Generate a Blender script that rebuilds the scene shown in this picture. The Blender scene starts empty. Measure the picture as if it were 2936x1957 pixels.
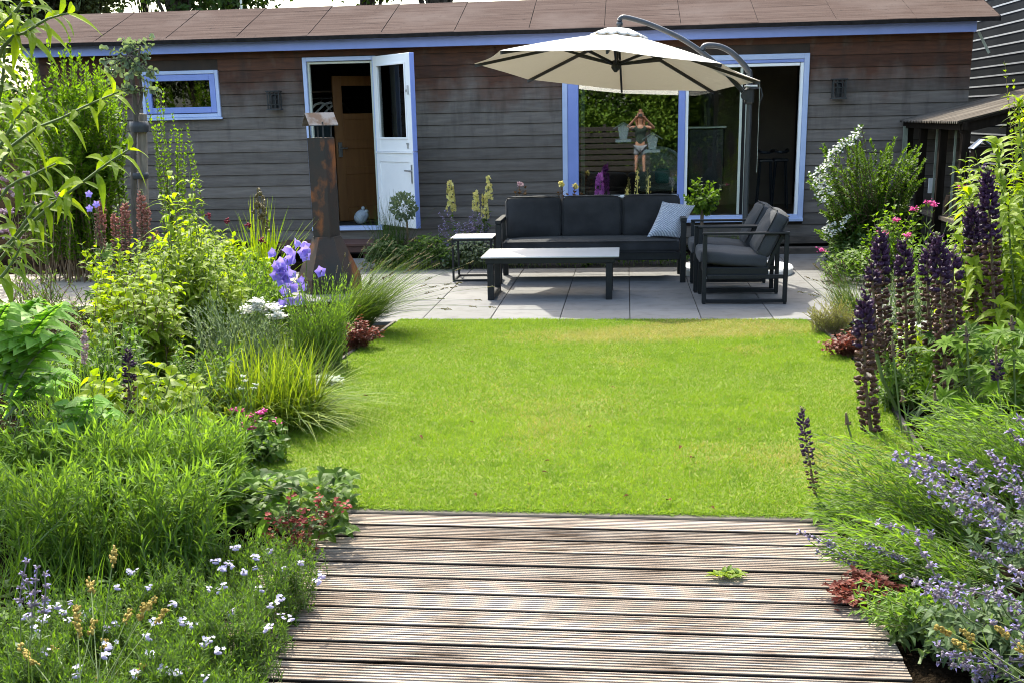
import bpy, math, numpy as np
from mathutils import Vector
rng = np.random.default_rng(11)
sc = bpy.context.scene
COL = sc.collection
def R(a=0., b=1., n=None): return rng.uniform(a, b, n)
def nrm(a): return a / np.maximum(np.linalg.norm(a, axis=-1, keepdims=True), 1e-9)
# ------------------------------------------------------------------ camera solved from the paving grid and the verticals
F_, CX, CY, H = 3330., 1468., 1270., 1.7
_Z = nrm(np.array([-(1724 - CX), (13170 - CY), -F_])); _Y = nrm(np.array([1795 - CX, CY - 335, F_]))
_Y = nrm(_Y - _Y.dot(_Z) * _Z); _X = -np.cross(_Y, _Z); RM = np.array([_X, _Y, _Z])
K = 2936 / 2352.
def ray(u, v): return RM @ np.array([(u - CX) / F_, (CY - v) / F_, 1.])
def g(u, v, z=0.):
    d = ray(u, v); return d * ((z - H) / d[2]) + np.array([0, 0, H])
def dp(u, v, Y):
    d = ray(u, v); return d * (Y / d[1]) + np.array([0, 0, H])
def P(u, v, Y): return dp(u * K, v * K, Y)      # a point at distance Y along the garden
cam = bpy.data.cameras.new('camera'); co = bpy.data.objects.new('camera', cam); COL.objects.link(co)
cam.sensor_width = 36; cam.lens = 36 * F_ / 2936; cam.shift_y = (CY - 978.5) / 2936; cam.clip_start = .01; cam.clip_end = 500
from mathutils import Matrix
m3 = np.array([RM[:, 0], RM[:, 1], -RM[:, 2]]).T
M4 = Matrix.Identity(4)
for i in range(3):
    for j in range(3): M4[i][j] = m3[i][j]
M4[2][3] = H
co.matrix_world = M4; sc.camera = co
# ------------------------------------------------------------------ light
SUNV = nrm(np.array([-.25, .69, 1.]))
sun = bpy.data.lights.new('sun', 'SUN'); so = bpy.data.objects.new('sun', sun); COL.objects.link(so)
sun.energy = 2.1; sun.angle = math.radians(.5); sun.color = (1, .97, .92)
so.rotation_euler = Vector(SUNV).to_track_quat('Z', 'Y').to_euler(); so.location = (-3, 8, 12)
w = bpy.data.worlds.new('World'); sc.world = w; w.use_nodes = True
sk = w.node_tree.nodes.new('ShaderNodeTexSky'); sk.sky_type = 'NISHITA'; sk.sun_disc = False
sk.sun_elevation = math.asin(SUNV[2]); sk.sun_rotation = math.atan2(SUNV[0], SUNV[1]); sk.air_density = 1.0; sk.dust_density = 3.5; sk.ozone_density = 1.0
bg = w.node_tree.nodes['Background']; bg.inputs[1].default_value = .15
w.node_tree.links.new(sk.outputs[0], bg.inputs[0])
sc.view_settings.view_transform = 'Standard'; sc.view_settings.look = 'None'; sc.view_settings.gamma = 1; sc.view_settings.use_white_balance = True; sc.view_settings.white_balance_temperature = 7000; sc.view_settings.white_balance_tint = 4; sc.view_settings.exposure = 2.32
sc.cycles.max_bounces = 8; sc.cycles.transparent_max_bounces = 12; sc.cycles.transmission_bounces = 6; sc.cycles.use_denoising = True; sc.cycles.filter_width = 1.0
# ------------------------------------------------------------------ materials
class NT:
    def __init__(s, name):
        s.m = bpy.data.materials.new(name); s.m.use_nodes = True; s.t = s.m.node_tree; s.b = s.t.nodes['Principled BSDF']; s.out = s.t.nodes['Material Output']
    def n(s, ty, **kw):
        x = s.t.nodes.new(ty)
        for k, v in kw.items():
            if k.startswith('_'): setattr(x, k[1:], v)
            else: s.set(x, k, v)
        return x
    def set(s, x, k, v):
        i = x.inputs[int(k[1:])] if k[0] == 'i' and k[1:].isdigit() else x.inputs[k]
        if hasattr(v, 'outputs'): v = v.outputs[0]
        if hasattr(v, 'is_output'): s.t.links.new(v, i)
        else: i.default_value = v
    def co(s, scale=(1, 1, 1), src='Object', loc=(0, 0, 0)):
        c = s.n('ShaderNodeTexCoord'); mp = s.n('ShaderNodeMapping', Vector=c.outputs[src], Scale=scale, Location=loc); return mp
    def noise(s, scale, stretch=(1, 1, 1), detail=4, lo=.35, hi=.65, loc=(0, 0, 0), src='Object', rough=.55):
        t = s.n('ShaderNodeTexNoise', Vector=s.co(stretch, src, loc), Scale=scale, Detail=detail, Roughness=rough)
        return s.n('ShaderNodeMapRange', i0=t.outputs[0], i1=lo, i2=hi)
    def mix(s, f, a, b, mode='MIX'):
        x = s.n('ShaderNodeMix', _data_type='RGBA', _blend_type=mode)
        for k, v in ((0, f), (6, a), (7, b)):
            if isinstance(v, tuple) and len(v) == 3: v = v + (1,)
            s.set(x, 'i%d' % k, v)
        return x.outputs[2]
    def bump(s, h, strength=.3, dist=.01):
        b = s.n('ShaderNodeBump', Height=h, Strength=strength, Distance=dist); s.t.links.new(b.outputs[0], s.b.inputs['Normal'])
    def base(s, c, rough=.6, spec=.5, metal=0.):
        if isinstance(c, tuple): c = c + (1,)
        s.set(s.b, 'Base Color', c); s.b.inputs['Roughness'].default_value = rough
        s.b.inputs['Specular IOR Level'].default_value = spec; s.b.inputs['Metallic'].default_value = metal
        return s.m
    def attr(s, name='tint'):
        a = s.n('ShaderNodeAttribute'); a.attribute_name = name; return a.outputs['Fac']
def mat(name, c1, c2=None, scale=6., rough=.6, spec=.4, metal=0., stretch=(1, 1, 1), bump=0., bscale=60., lo=.35, hi=.65, tint=0.):
    t = NT(name); c2 = c2 or tuple(x * .82 for x in c1)
    c = t.mix(t.noise(scale, stretch, 5, lo, hi), c1, c2)
    if tint:
        k = t.n('ShaderNodeMapRange', i0=t.attr(), i3=1 - tint, i4=1 + tint); c = t.mix(1., c, k.outputs[0], 'MULTIPLY')
    t.base(c, rough, spec, metal)
    if bump: t.bump(t.noise(bscale, stretch, 4, .2, .8), bump, .004)
    return t.m
def leafmat(name, c1, c2, tf=.45, rough=.5, spec=.14, warm=(1.55, 1.5, .55)):
    t = NT(name); c = t.mix(t.attr(), c1, c2)
    c = t.mix(t.noise(90, lo=.3, hi=.8), c, t.mix(.22, c, (.02, .03, .01)))
    t.base(c, rough, spec)
    tc = t.mix(1., c, warm, 'MULTIPLY')
    tr = t.n('ShaderNodeBsdfTranslucent', Color=tc); mx = t.n('ShaderNodeMixShader', i0=tf, i1=t.b, i2=tr)
    t.t.links.new(mx.outputs[0], t.out.inputs[0]); return t.m
def glassmat(name, tintc=(.9, .95, .93), f0=.08, boost=1.):
    t = NT(name); t.t.nodes.remove(t.b)
    tr = t.n('ShaderNodeBsdfTransparent', Color=tintc + (1,)); gl = t.n('ShaderNodeBsdfGlossy', Roughness=0., Color=(boost, boost, boost, 1))
    lw = t.n('ShaderNodeFresnel', IOR=1.5); k = t.n('ShaderNodeMath', i0=lw, i1=f0); k.operation = 'ADD'
    mx = t.n('ShaderNodeMixShader', i0=k, i1=tr, i2=gl); t.t.links.new(mx.outputs[0], t.out.inputs[0]); return t.m
# ------------------------------------------------------------------ mesh builder
class MB:
    def __init__(s): s.V = []; s.F = []; s.T = []; s.n = 0
    def add(s, V, F, tint=.5, mi=0):
        V = np.asarray(V, float).reshape(-1, 3)
        for f in (F if isinstance(F, list) else [F]): s.F.append((np.asarray(f, int) + s.n, mi))
        t = np.broadcast_to(np.asarray(tint, float), (len(V),)) if np.ndim(tint) < 2 else tint.reshape(-1)
        s.V.append(V); s.T.append(t); s.n += len(V); return s
    def build(s, name, mats, parent=None, smooth=False, at=None):
        mats = mats if isinstance(mats, (list, tuple)) else [mats]
        V = np.concatenate(s.V) if s.V else np.zeros((0, 3)); T = np.concatenate(s.T)
        org = np.zeros(3); p = parent
        while p is not None: org = org + np.array(p.location); p = p.parent
        me = bpy.data.meshes.new(name); ob = bpy.data.objects.new(name, me); COL.objects.link(ob)
        if parent is not None: ob.parent = parent
        if parent is None or at is not None:
            b = np.array(at, float) if at is not None else np.array([(V[:, 0].min() + V[:, 0].max()) / 2, (V[:, 1].min() + V[:, 1].max()) / 2, V[:, 2].min()])
            ob.location = b - org; org = b
        V = V - org
        lt = np.concatenate([np.full(len(f), f.shape[1]) for f, _ in s.F]); lv = np.concatenate([f.ravel() for f, _ in s.F])
        mi = np.concatenate([np.full(len(f), m) for f, m in s.F])
        me.vertices.add(len(V)); me.vertices.foreach_set('co', V.astype('f4').ravel())
        me.loops.add(len(lv)); me.loops.foreach_set('vertex_index', lv.astype('i4'))
        me.polygons.add(len(lt)); me.polygons.foreach_set('loop_start', (np.cumsum(lt) - lt).astype('i4')); me.polygons.foreach_set('loop_total', lt.astype('i4'))
        me.polygons.foreach_set('material_index', mi.astype('i4'))
        a = me.attributes.new('tint', 'FLOAT', 'POINT'); a.data.foreach_set('value', T.astype('f4'))
        for m in mats: me.materials.append(m)
        me.polygons.foreach_set('use_smooth', np.full(len(lt), bool(smooth)))
        me.update(calc_edges=True); return ob
def tag(o, label=None, cat=None, group=None, kind=None):
    if label: o['label'] = label
    if cat: o['category'] = cat
    if group: o['group'] = group
    if kind: o['kind'] = kind
    return o
def thing(name, loc, label, cat, group=None):
    o = bpy.data.objects.new(name, None); COL.objects.link(o); o.location = tuple(map(float, loc)); o.empty_display_size = .1
    return tag(o, label, cat, group)
def kids(o): return [c for c in bpy.data.objects if c.parent is o]
def copy_tree(o, parent=None):
    c = o.copy(); COL.objects.link(c)
    if parent is not None: c.parent = parent
    for k in kids(o): copy_tree(k, c)
    return c
def dup_part(o, parent, loc, scale=1., rz=0.):
    c = o.copy(); COL.objects.link(c); c.parent = parent; c.location = loc; c.scale = (scale,) * 3; c.rotation_euler = (R(-.3, .3), R(-.3, .3), rz); return c
# ------------------------------------------------------------------ solids
BQ = np.array([[0, 3, 2, 1], [4, 5, 6, 7], [0, 1, 5, 4], [1, 2, 6, 5], [2, 3, 7, 6], [3, 0, 4, 7]])
def box(mb, lo, hi, mi=0, tint=.5):
    (a, b, c), (d, e, f) = np.minimum(lo, hi), np.maximum(lo, hi)
    return mb.add([(a, b, c), (d, b, c), (d, e, c), (a, e, c), (a, b, f), (d, b, f), (d, e, f), (a, e, f)], BQ, tint, mi)
def bbox(mb, lo, hi, bv=.004, mi=0, tint=.5):
    """box with chamfered edges"""
    lo, hi = np.minimum(lo, hi).astype(float), np.maximum(lo, hi).astype(float); c = (lo + hi) / 2; h = (hi - lo) / 2; bv = min(bv, h.min() * .45)
    V = []; idx = {}
    for sx in (-1, 1):
        for sy in (-1, 1):
            for sz in (-1, 1):
                for ax in range(3):
                    q = np.array([sx, sy, sz]) * (h - bv); q[ax] = (sx, sy, sz)[ax] * h[ax]
                    idx[(sx, sy, sz, ax)] = len(V); V.append(c + q)
    Fq, Ft = [], []
    for ax in range(3):
        a1, a2 = [(1, 2), (2, 0), (0, 1)][ax]
        for s in (-1, 1):
            f = []
            for p, q in ((-1, -1), (1, -1), (1, 1), (-1, 1)):
                k = [0, 0, 0]; k[ax] = s; k[a1] = p; k[a2] = q; f.append(idx[(k[0], k[1], k[2], ax)])
            Fq.append(f if s > 0 else f[::-1])
        for p in (-1, 1):
            for q in (-1, 1):
                k0 = [0, 0, 0]; k0[a1] = p; k0[a2] = q; e = []
                for s in (-1, 1):
                    k = list(k0); k[ax] = s; e.append((idx[tuple(k) + (a1,)], idx[tuple(k) + (a2,)]))
                f = [e[0][0], e[1][0], e[1][1], e[0][1]]; Fq.append(f if p * q > 0 else f[::-1])
    for sx in (-1, 1):
        for sy in (-1, 1):
            for sz in (-1, 1):
                f = [idx[(sx, sy, sz, a)] for a in range(3)]; Ft.append(f if sx * sy * sz > 0 else f[::-1])
    return mb.add(V, [np.array(Fq), np.array(Ft)], tint, mi)
def bar(mb, p0, p1, w, h=None, up=(0, 0, 1), mi=0, tint=.5):
    p0, p1 = np.array(p0, float), np.array(p1, float); h = h or w; d = nrm(p1 - p0); u = np.array(up, float)
    if abs(d.dot(u)) > .95: u = np.array([0, 1., 0])
    s = nrm(np.cross(d, u)); u = np.cross(s, d); V = []
    for p in (p0, p1):
        for a, b in ((-1, -1), (1, -1), (1, 1), (-1, 1)): V.append(p + s * a * w / 2 + u * b * h / 2)
    return mb.add(V, BQ, tint, mi)
def tube(mb, pts, r, sides=8, mi=0, tint=.5, cap=True):
    pts = np.array(pts, float); n = len(pts); r = np.broadcast_to(np.asarray(r, float), (n,)); d = nrm(np.gradient(pts, axis=0))
    up = np.array([0, 0, 1.]) if abs(d[0][2]) < .9 else np.array([1., 0, 0]); V = []
    s = nrm(np.cross(d[0], up))
    for i in range(n):
        s = nrm(s - s.dot(d[i]) * d[i]); u = np.cross(s, d[i]); a = np.arange(sides) / sides * 2 * np.pi
        V.append(pts[i] + r[i] * (np.cos(a)[:, None] * s + np.sin(a)[:, None] * u))
    V = np.concatenate(V); i, k = np.meshgrid(np.arange(n - 1), np.arange(sides), indexing='ij'); k2 = (k + 1) % sides
    F = [np.stack([i * sides + k, i * sides + k2, (i + 1) * sides + k2, (i + 1) * sides + k], -1).reshape(-1, 4)]
    if cap: F.append(np.array([list(range(sides))])); F.append(np.array([[(n - 1) * sides + k for k in range(sides)][::-1]]))
    return mb.add(V, F, tint, mi)
def lathe(mb, prof, c, sides=24, mi=0, tint=.5):
    prof = np.array(prof, float); n = len(prof); a = np.arange(sides) / sides * 2 * np.pi
    V = np.stack([prof[:, 0, None] * np.cos(a), prof[:, 0, None] * np.sin(a), np.repeat(prof[:, 1, None], sides, 1)], -1).reshape(-1, 3) + np.array(c)
    i, k = np.meshgrid(np.arange(n - 1), np.arange(sides), indexing='ij'); k2 = (k + 1) % sides
    return mb.add(V, np.stack([i * sides + k, i * sides + k2, (i + 1) * sides + k2, (i + 1) * sides + k], -1).reshape(-1, 4), tint, mi)
def rbox(mb, c, size, rad=.04, puff=(0, 0, 0), rot=None, n=9, wob=0., mi=0, tint=.5):
    """soft cushion: rounded box with bulging faces"""
    c = np.array(c, float); h = np.array(size, float) / 2; q = np.linspace(-1, 1, n); V = []; F = []; off = 0
    for ax in range(3):
        for s in (-1, 1):
            a, b = np.meshgrid(q, q, indexing='ij'); p = np.zeros((n, n, 3)); p[..., ax] = s; p[..., (ax + 1) % 3] = a; p[..., (ax + 2) % 3] = b
            inner = p * h; core = np.clip(inner, -(h - rad), h - rad); d = inner - core; dn = nrm(d + 1e-9 * p); x = core + dn * rad * (np.linalg.norm(d, axis=-1, keepdims=True) > 1e-6)
            x[..., ax] += s * puff[ax] * (1 - a ** 2) * (1 - b ** 2)
            V.append(x.reshape(-1, 3)); i, j = np.meshgrid(np.arange(n - 1), np.arange(n - 1), indexing='ij'); i = i.ravel(); j = j.ravel()
            f = np.stack([i * n + j, (i + 1) * n + j, (i + 1) * n + j + 1, i * n + j + 1], -1)
            F.append((f if s > 0 else f[:, ::-1]) + off); off += n * n
    V = np.concatenate(V)
    if wob:
        k = V * 17; V = V + wob * np.stack([np.sin(k[:, 1] + 2 * k[:, 2]), np.sin(k[:, 2] * 1.3 + k[:, 0]), np.sin(k[:, 0] * 1.1 + k[:, 1] * 1.7)], -1)
    if rot is not None: V = V @ np.array(rot).T
    return mb.add(V + c, F, tint, mi)
def rotm(ax, a):
    return np.array(Matrix.Rotation(a, 3, ax))
# ------------------------------------------------------------------ plants
SH = dict(lance=[.06, .75, 1, .8, .42, .02], ovate=[.06, .85, 1, .85, .5, .02], linear=[.5, .9, 1, .8, .5, .05], round=[.1, .8, 1, 1, .75, .1])
def frame(D, U):
    D = nrm(D); S = np.cross(D, U); bad = np.linalg.norm(S, axis=-1) < .05
    if bad.any(): S[bad] = np.cross(D[bad], np.array([1., .3, 0]))
    S = nrm(S); return D, S, np.cross(S, D)
def leaves(mb, Pp, D, U, L, W, shape='lance', curl=.25, fold=.15, droop=0., tint=.5, mi=0):
    N = len(Pp)
    if not N: return mb
    D, S, U = frame(D, U); L = np.broadcast_to(L, (N,))[:, None, None]; W = np.broadcast_to(W, (N,))[:, None, None]
    w_ = np.array(SH[shape]); k = len(w_); t = np.linspace(0, 1, k)[None, :, None]
    cu = np.broadcast_to(curl, (N,))[:, None, None]
    C = Pp[:, None] + D[:, None] * L * (t - .3 * cu * t ** 2) - U[:, None] * cu * L * t ** 2
    C[..., 2] -= droop * L[..., 0] * t[..., 0] ** 2
    hw = W * w_[None, :, None] / 2; lift = U[:, None] * fold * hw * 2
    V = np.stack([C - S[:, None] * hw + lift, C, C + S[:, None] * hw + lift], 2).reshape(-1, 3)
    i, j = np.meshgrid(np.arange(k - 1), np.arange(2), indexing='ij'); i = i.ravel(); j = j.ravel()
    f = np.stack([i * 3 + j, i * 3 + j + 1, (i + 1) * 3 + j + 1, (i + 1) * 3 + j], -1)
    Fq = (f[None] + (np.arange(N) * k * 3)[:, None, None]).reshape(-1, 4)
    return mb.add(V, Fq, np.repeat(np.broadcast_to(tint, (N,)), k * 3), mi)
def diamonds(mb, Pp, D, U, L, W, fold=.2, tint=.5, mi=0):
    N = len(Pp)
    if not N: return mb
    D, S, U = frame(D, U); L = np.broadcast_to(L, (N,))[:, None]; W = np.broadcast_to(W, (N,))[:, None]
    m = Pp + D * L * .45 + U * fold * W
    V = np.stack([Pp, m - S * W / 2, Pp + D * L, m + S * W / 2], 1).reshape(-1, 3); b = np.arange(N)[:, None] * 4
    return mb.add(V, np.concatenate([b + [0, 2, 1], b + [0, 3, 2]]), np.repeat(np.broadcast_to(tint, (N,)), 4), mi)
def blades(mb, Pp, D, L, W, bend, k=4, tint=.5, mi=0, tw=None):
    N = len(Pp); D = nrm(D); L = np.broadcast_to(L, (N,))[:, None, None]; W = np.broadcast_to(W, (N,))[:, None, None]
    t = np.linspace(0, 1, k)[None, :, None]; a = R(0, 6.283, N) if tw is None else tw
    S = np.stack([np.cos(a), np.sin(a), np.zeros(N)], -1)[:, None]
    C = Pp[:, None] + D[:, None] * L * t + bend[:, None] * L * t ** 2
    hw = W / 2 * (1 - t ** 1.6 * .96)
    V = np.stack([C - S * hw, C + S * hw], 2).reshape(-1, 3); i = np.arange(k - 1)
    f = np.stack([i * 2, i * 2 + 1, i * 2 + 3, i * 2 + 2], -1)
    return mb.add(V, (f[None] + (np.arange(N) * k * 2)[:, None, None]).reshape(-1, 4), np.repeat(np.broadcast_to(tint, (N,)), k * 2), mi)
def stems(mb, paths, r0, r1, sides=3, tint=.5, mi=0):
    N, k, _ = paths.shape; D = nrm(np.gradient(paths, axis=1)); S = nrm(np.cross(D, np.array([.31, .95, .1]))); U = np.cross(S, D)
    r = (np.linspace(1, 0, k)[None] * (np.broadcast_to(r0, (N,))[:, None]) + np.linspace(0, 1, k)[None] * np.broadcast_to(r1, (N,))[:, None])[..., None, None]
    a = np.arange(sides) / sides * 2 * np.pi
    V = (paths[:, :, None] + r * (np.cos(a)[:, None] * S[:, :, None] + np.sin(a)[:, None] * U[:, :, None])).reshape(-1, 3)
    i, j = np.meshgrid(np.arange(k - 1), np.arange(sides), indexing='ij'); j2 = (j + 1) % sides
    f = np.stack([i * sides + j, i * sides + j2, (i + 1) * sides + j2, (i + 1) * sides + j], -1).reshape(-1, 4)
    return mb.add(V, (f[None] + (np.arange(N) * k * sides)[:, None, None]).reshape(-1, 4), np.repeat(np.broadcast_to(tint, (N,)), k * sides), mi)
_p = (1 + 5 ** .5) / 2
ICO = nrm(np.array([(-1, _p, 0), (1, _p, 0), (-1, -_p, 0), (1, -_p, 0), (0, -1, _p), (0, 1, _p), (0, -1, -_p), (0, 1, -_p), (_p, 0, -1), (_p, 0, 1), (-_p, 0, -1), (-_p, 0, 1)]))
ICF = np.array([(0, 11, 5), (0, 5, 1), (0, 1, 7), (0, 7, 10), (0, 10, 11), (1, 5, 9), (5, 11, 4), (11, 10, 2), (10, 7, 6), (7, 1, 8), (3, 9, 4), (3, 4, 2), (3, 2, 6), (3, 6, 8), (3, 8, 9), (4, 9, 5), (2, 4, 11), (6, 2, 10), (8, 6, 7), (9, 8, 1)])
def blobs(mb, Pp, D, L, W, tint=.5, mi=0):
    """small pods: stretched along D"""
    N = len(Pp)
    if not N: return mb
    D, S, U = frame(np.array(D, float), np.tile([0.1, .2, 1.], (N, 1)))
    L = np.broadcast_to(L, (N,))[:, None, None]; W = np.broadcast_to(W, (N,))[:, None, None]
    V = Pp[:, None] + ICO[None, :, 0:1] * D[:, None] * L / 2 + ICO[None, :, 1:2] * S[:, None] * W / 2 + ICO[None, :, 2:3] * U[:, None] * W / 2
    return mb.add(V.reshape(-1, 3), (ICF[None] + (np.arange(N) * 12)[:, None, None]).reshape(-1, 3), np.repeat(np.broadcast_to(tint, (N,)), 12), mi)
def petals(mb, Pp, Nn, Rr, n=5, W=.8, cup=.3, tint=.5, mi=0):
    """open flowers: n diamond petals round the axis Nn"""
    N = len(Pp); Nn, S, U = frame(np.array(Nn, float), np.tile([.2, .9, .3], (N, 1))); Rr = np.broadcast_to(Rr, (N,))
    ph = R(0, 6.28, N)
    for k in range(n):
        a = ph + k * 2 * np.pi / n; D = np.cos(a)[:, None] * S + np.sin(a)[:, None] * U
        diamonds(mb, Pp, D + Nn * cup, Nn, Rr, Rr * W, .1, tint, mi)
    return mb
def sph(n):
    return nrm(rng.normal(size=(n, 3)))
def paths_to(B, T, k=7, p=1.5, sag=0., wig=.0):
    N = len(B); t = np.linspace(0, 1, k)[None, :, None]; d = (T - B)[:, None]
    C = B[:, None] + np.concatenate([d[..., :2] * t ** p, d[..., 2:] * (t * (1 + sag) - sag * t ** 2.5)], -1)
    if wig: C[..., :2] += wig * np.sin(t * 7 + R(0, 6, N)[:, None, None]) * np.array([1, .6]) * t
    return C
def along(paths, ts):
    """points and tangents at parameters ts (N,M)"""
    N, k, _ = paths.shape; x = ts * (k - 1); i = np.clip(x.astype(int), 0, k - 2); f = (x - i)[..., None]; n = np.arange(N)[:, None]
    a, b = paths[n, i], paths[n, i + 1]; return a + (b - a) * f, nrm(b - a)
def leafy(mb, paths, nl, L, W, t0=.15, t1=1., ang=55, shape=None, curl=.25, droop=.1, opp=True, taper=.5, jit=.25, fold=.15, tj=.25, tint=(0, 1), mi=0):
    N = len(paths); m = nl; ts = np.clip(np.linspace(t0, t1, m)[None] + R(-.5, .5, (N, m)) * (t1 - t0) / m, 0, 1)
    if opp: ts = np.repeat(ts[:, ::2], 2, 1); m = ts.shape[1]
    Pp, T = along(paths, ts); j = np.arange(m)[None]
    ph = (j // 2) * (np.pi / 2) + (j % 2) * np.pi if opp else j * 2.4
    ph = ph + R(0, 6.28, N)[:, None] + R(-jit, jit, (N, m)) * 2
    Tn = T.reshape(-1, 3); _, S, U = frame(Tn, np.tile([.13, .97, .2], (len(Tn), 1))); ph = ph.reshape(-1)[:, None]
    rad = np.cos(ph) * S + np.sin(ph) * U; a = np.radians(ang + R(-18, 18, len(Tn)))[:, None] * (1 - .45 * (ts.reshape(-1)[:, None]) ** 3)
    D = Tn * np.cos(a) + rad * np.sin(a); D[:, 2] += R(-jit, jit, len(D)) * .6
    Up = Tn * np.sin(a) - rad * np.cos(a) * .8 + np.array([0, 0, .5])
    tt = ts.reshape(-1); sz = (1 - taper * np.abs(tt - .45) ** 1.5 * 1.6) * R(.7, 1.15, len(tt))
    tn = np.clip(R(tint[0], tint[1], len(tt)) * .7 + .3 * tt * (tint[1] - tint[0]), 0, 1)
    if shape is None: diamonds(mb, Pp.reshape(-1, 3), D, Up, L * sz, W * sz, fold, tn, mi)
    else: leaves(mb, Pp.reshape(-1, 3), D, Up, L * sz, W * sz, shape, curl * R(.4, 1.5, len(tt)), fold, droop, tn, mi)
    return mb
def disc(n, c, r, z=0.):
    a = R(0, 6.283, n); q = np.sqrt(R(0, 1, n)); r = np.broadcast_to(r, (2,)); return np.stack([c[0] + r[0] * q * np.cos(a), c[1] + r[1] * q * np.sin(a), np.full(n, z)], -1)
def tipsbox(u0, u1, v, Y, dY, n, jz=.1):
    """n shoot tips between two picture columns at distance Y; v may be a function of the column"""
    us = R(u0, u1, n); out = []
    for u in us:
        vv = v(u) if callable(v) else v; q = P(u, vv, Y + R(-dY, dY)); q[2] = max(.06, q[2] * (1 - abs(rng.normal()) * jz)); out.append(q)
    return np.array(out)
def herb(name, label, cat, tips, base=None, rb=.15, leaf=(.05, .02), nl=24, lm=None, sm=None, group=None, r=(.004, .0015), p=1.4, sag=0., k=7, wig=.01, z0=0., root=None, **kw):
    tips = np.asarray(tips, float)
    if base is None: base = (tips[:, 0].mean(), tips[:, 1].mean())
    root = root or thing(name, (base[0], base[1], z0), label, cat, group)
    B = disc(len(tips), base, rb, z0); B[:, :2] += (tips[:, :2] - np.array(base)) * .25; pa = paths_to(B, tips, k, p, sag, wig)
    a = MB(); stems(a, pa, r[0], r[1], 3, R(0, 1, len(tips))); a.build('stem', sm or lm, root)
    b = MB(); leafy(b, pa, nl, leaf[0], leaf[1], **kw); b.build('foliage', lm, root)
    return root, pa
def tuft(name, label, cat, c, n, L, W, lm, rb=.08, lean=.6, bend=.6, dirb=(0, 0), group=None, z0=0., part='foliage', root=None, tint=(0, 1), k=6):
    root = root or thing(name, (c[0], c[1], z0), label, cat, group); B = disc(n, c, rb, z0); a = R(0, 6.283, n)
    o = np.stack([np.cos(a), np.sin(a), np.zeros(n)], -1); q = R(.1, 1, n)[:, None]; D = o * q * lean + np.array([dirb[0], dirb[1], 1.])
    D = nrm(D); LL = L * R(.6, 1.1, n); b = (o * q * bend * .6 + np.array([dirb[0], dirb[1], 0]) * .5 - np.array([0, 0, 1.]) * q * bend * .75)
    mb = MB(); blades(mb, B, D, LL, W * R(.7, 1.2, n), b, k, R(tint[0], tint[1], n), 0, a + 1.57 + R(-.7, .7, n)); mb.build(part, lm, root)
    return root, B, D, LL, b
def sedheads(root, B, D, L, b, sel, sm, size=.03, name='seed_head', scale=1.12):
    """seed heads on long culms of a tuft"""
    n = len(sel); t = np.linspace(0, 1, 6)[None, :, None]; Lx = (L[sel] * scale)[:, None, None]
    pa = B[sel][:, None] + D[sel][:, None] * Lx * t + b[sel][:, None] * Lx * t ** 2; mb = MB(); stems(mb, pa, .0016, .001, 3, R(0, 1, n)); mb.build('stem', sm[0], root)
    proto = None; o0 = np.array(root.location)
    for i in range(n):
        e = pa[i, -1]; d = nrm(pa[i, -1] - pa[i, -2])
        m_ = MB(); kk = 9; tt = np.linspace(0, 1, kk); pp = e - d * size * 1.6 * (1 - tt)[:, None]
        blobs(m_, pp + rng.normal(size=(kk, 3)) * size * .07, np.tile(d, (kk, 1)) + rng.normal(size=(kk, 3)) * .5, size * .45, size * .26 * (1.1 - .5 * tt), R(0, 1, kk)); m_.build(name, sm[1], root, at=e)
# ================================================================== MATERIALS
def clad_mat():
    t = NT('weathered_cladding')
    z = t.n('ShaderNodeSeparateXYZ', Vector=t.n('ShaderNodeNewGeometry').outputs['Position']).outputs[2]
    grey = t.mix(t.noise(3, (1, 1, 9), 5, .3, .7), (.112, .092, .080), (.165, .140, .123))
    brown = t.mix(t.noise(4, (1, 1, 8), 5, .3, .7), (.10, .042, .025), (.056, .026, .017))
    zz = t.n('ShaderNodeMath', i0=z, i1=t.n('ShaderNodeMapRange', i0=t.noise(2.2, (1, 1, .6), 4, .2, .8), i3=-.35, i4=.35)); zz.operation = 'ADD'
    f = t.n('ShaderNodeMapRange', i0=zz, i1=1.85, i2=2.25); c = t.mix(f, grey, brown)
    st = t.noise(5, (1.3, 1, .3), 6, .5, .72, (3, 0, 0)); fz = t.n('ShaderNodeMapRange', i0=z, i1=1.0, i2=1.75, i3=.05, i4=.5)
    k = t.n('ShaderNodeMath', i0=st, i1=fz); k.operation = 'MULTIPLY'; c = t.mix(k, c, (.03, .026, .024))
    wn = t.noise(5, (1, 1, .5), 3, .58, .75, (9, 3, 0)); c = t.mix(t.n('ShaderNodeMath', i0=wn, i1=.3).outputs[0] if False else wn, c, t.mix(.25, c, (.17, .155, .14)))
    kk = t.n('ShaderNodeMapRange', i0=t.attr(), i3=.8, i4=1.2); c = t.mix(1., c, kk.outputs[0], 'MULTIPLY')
    t.base(c, .75, .25); t.bump(t.noise(60, (.12, 1, 3), 5, .3, .7), .35, .003); return t.m
def roof_mat():
    t = NT('brown_roofing_felt'); c = t.mix(t.noise(2.5, (1, 3, 1), 6, .3, .7), (.066, .047, .042), (.086, .064, .057))
    c = t.mix(t.noise(6, (.12, 3.5, 1), 4, .42, .68), c, (.045, .031, .027)); c = t.mix(t.noise(1.1, (1, 1, 1), 6, .52, .8, (4, 2, 0)), c, (.10, .08, .074)); c = t.mix(t.noise(14, (1, .5, 1), 4, .64, .78, (1, 2, 3)), c, (.03, .024, .022))
    c = t.mix(t.noise(600, detail=1, lo=.45, hi=.75), c, (.10, .08, .074)); t.base(c, .95, .0); t.bump(t.noise(500, detail=2), .3, .002); return t.m
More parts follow.
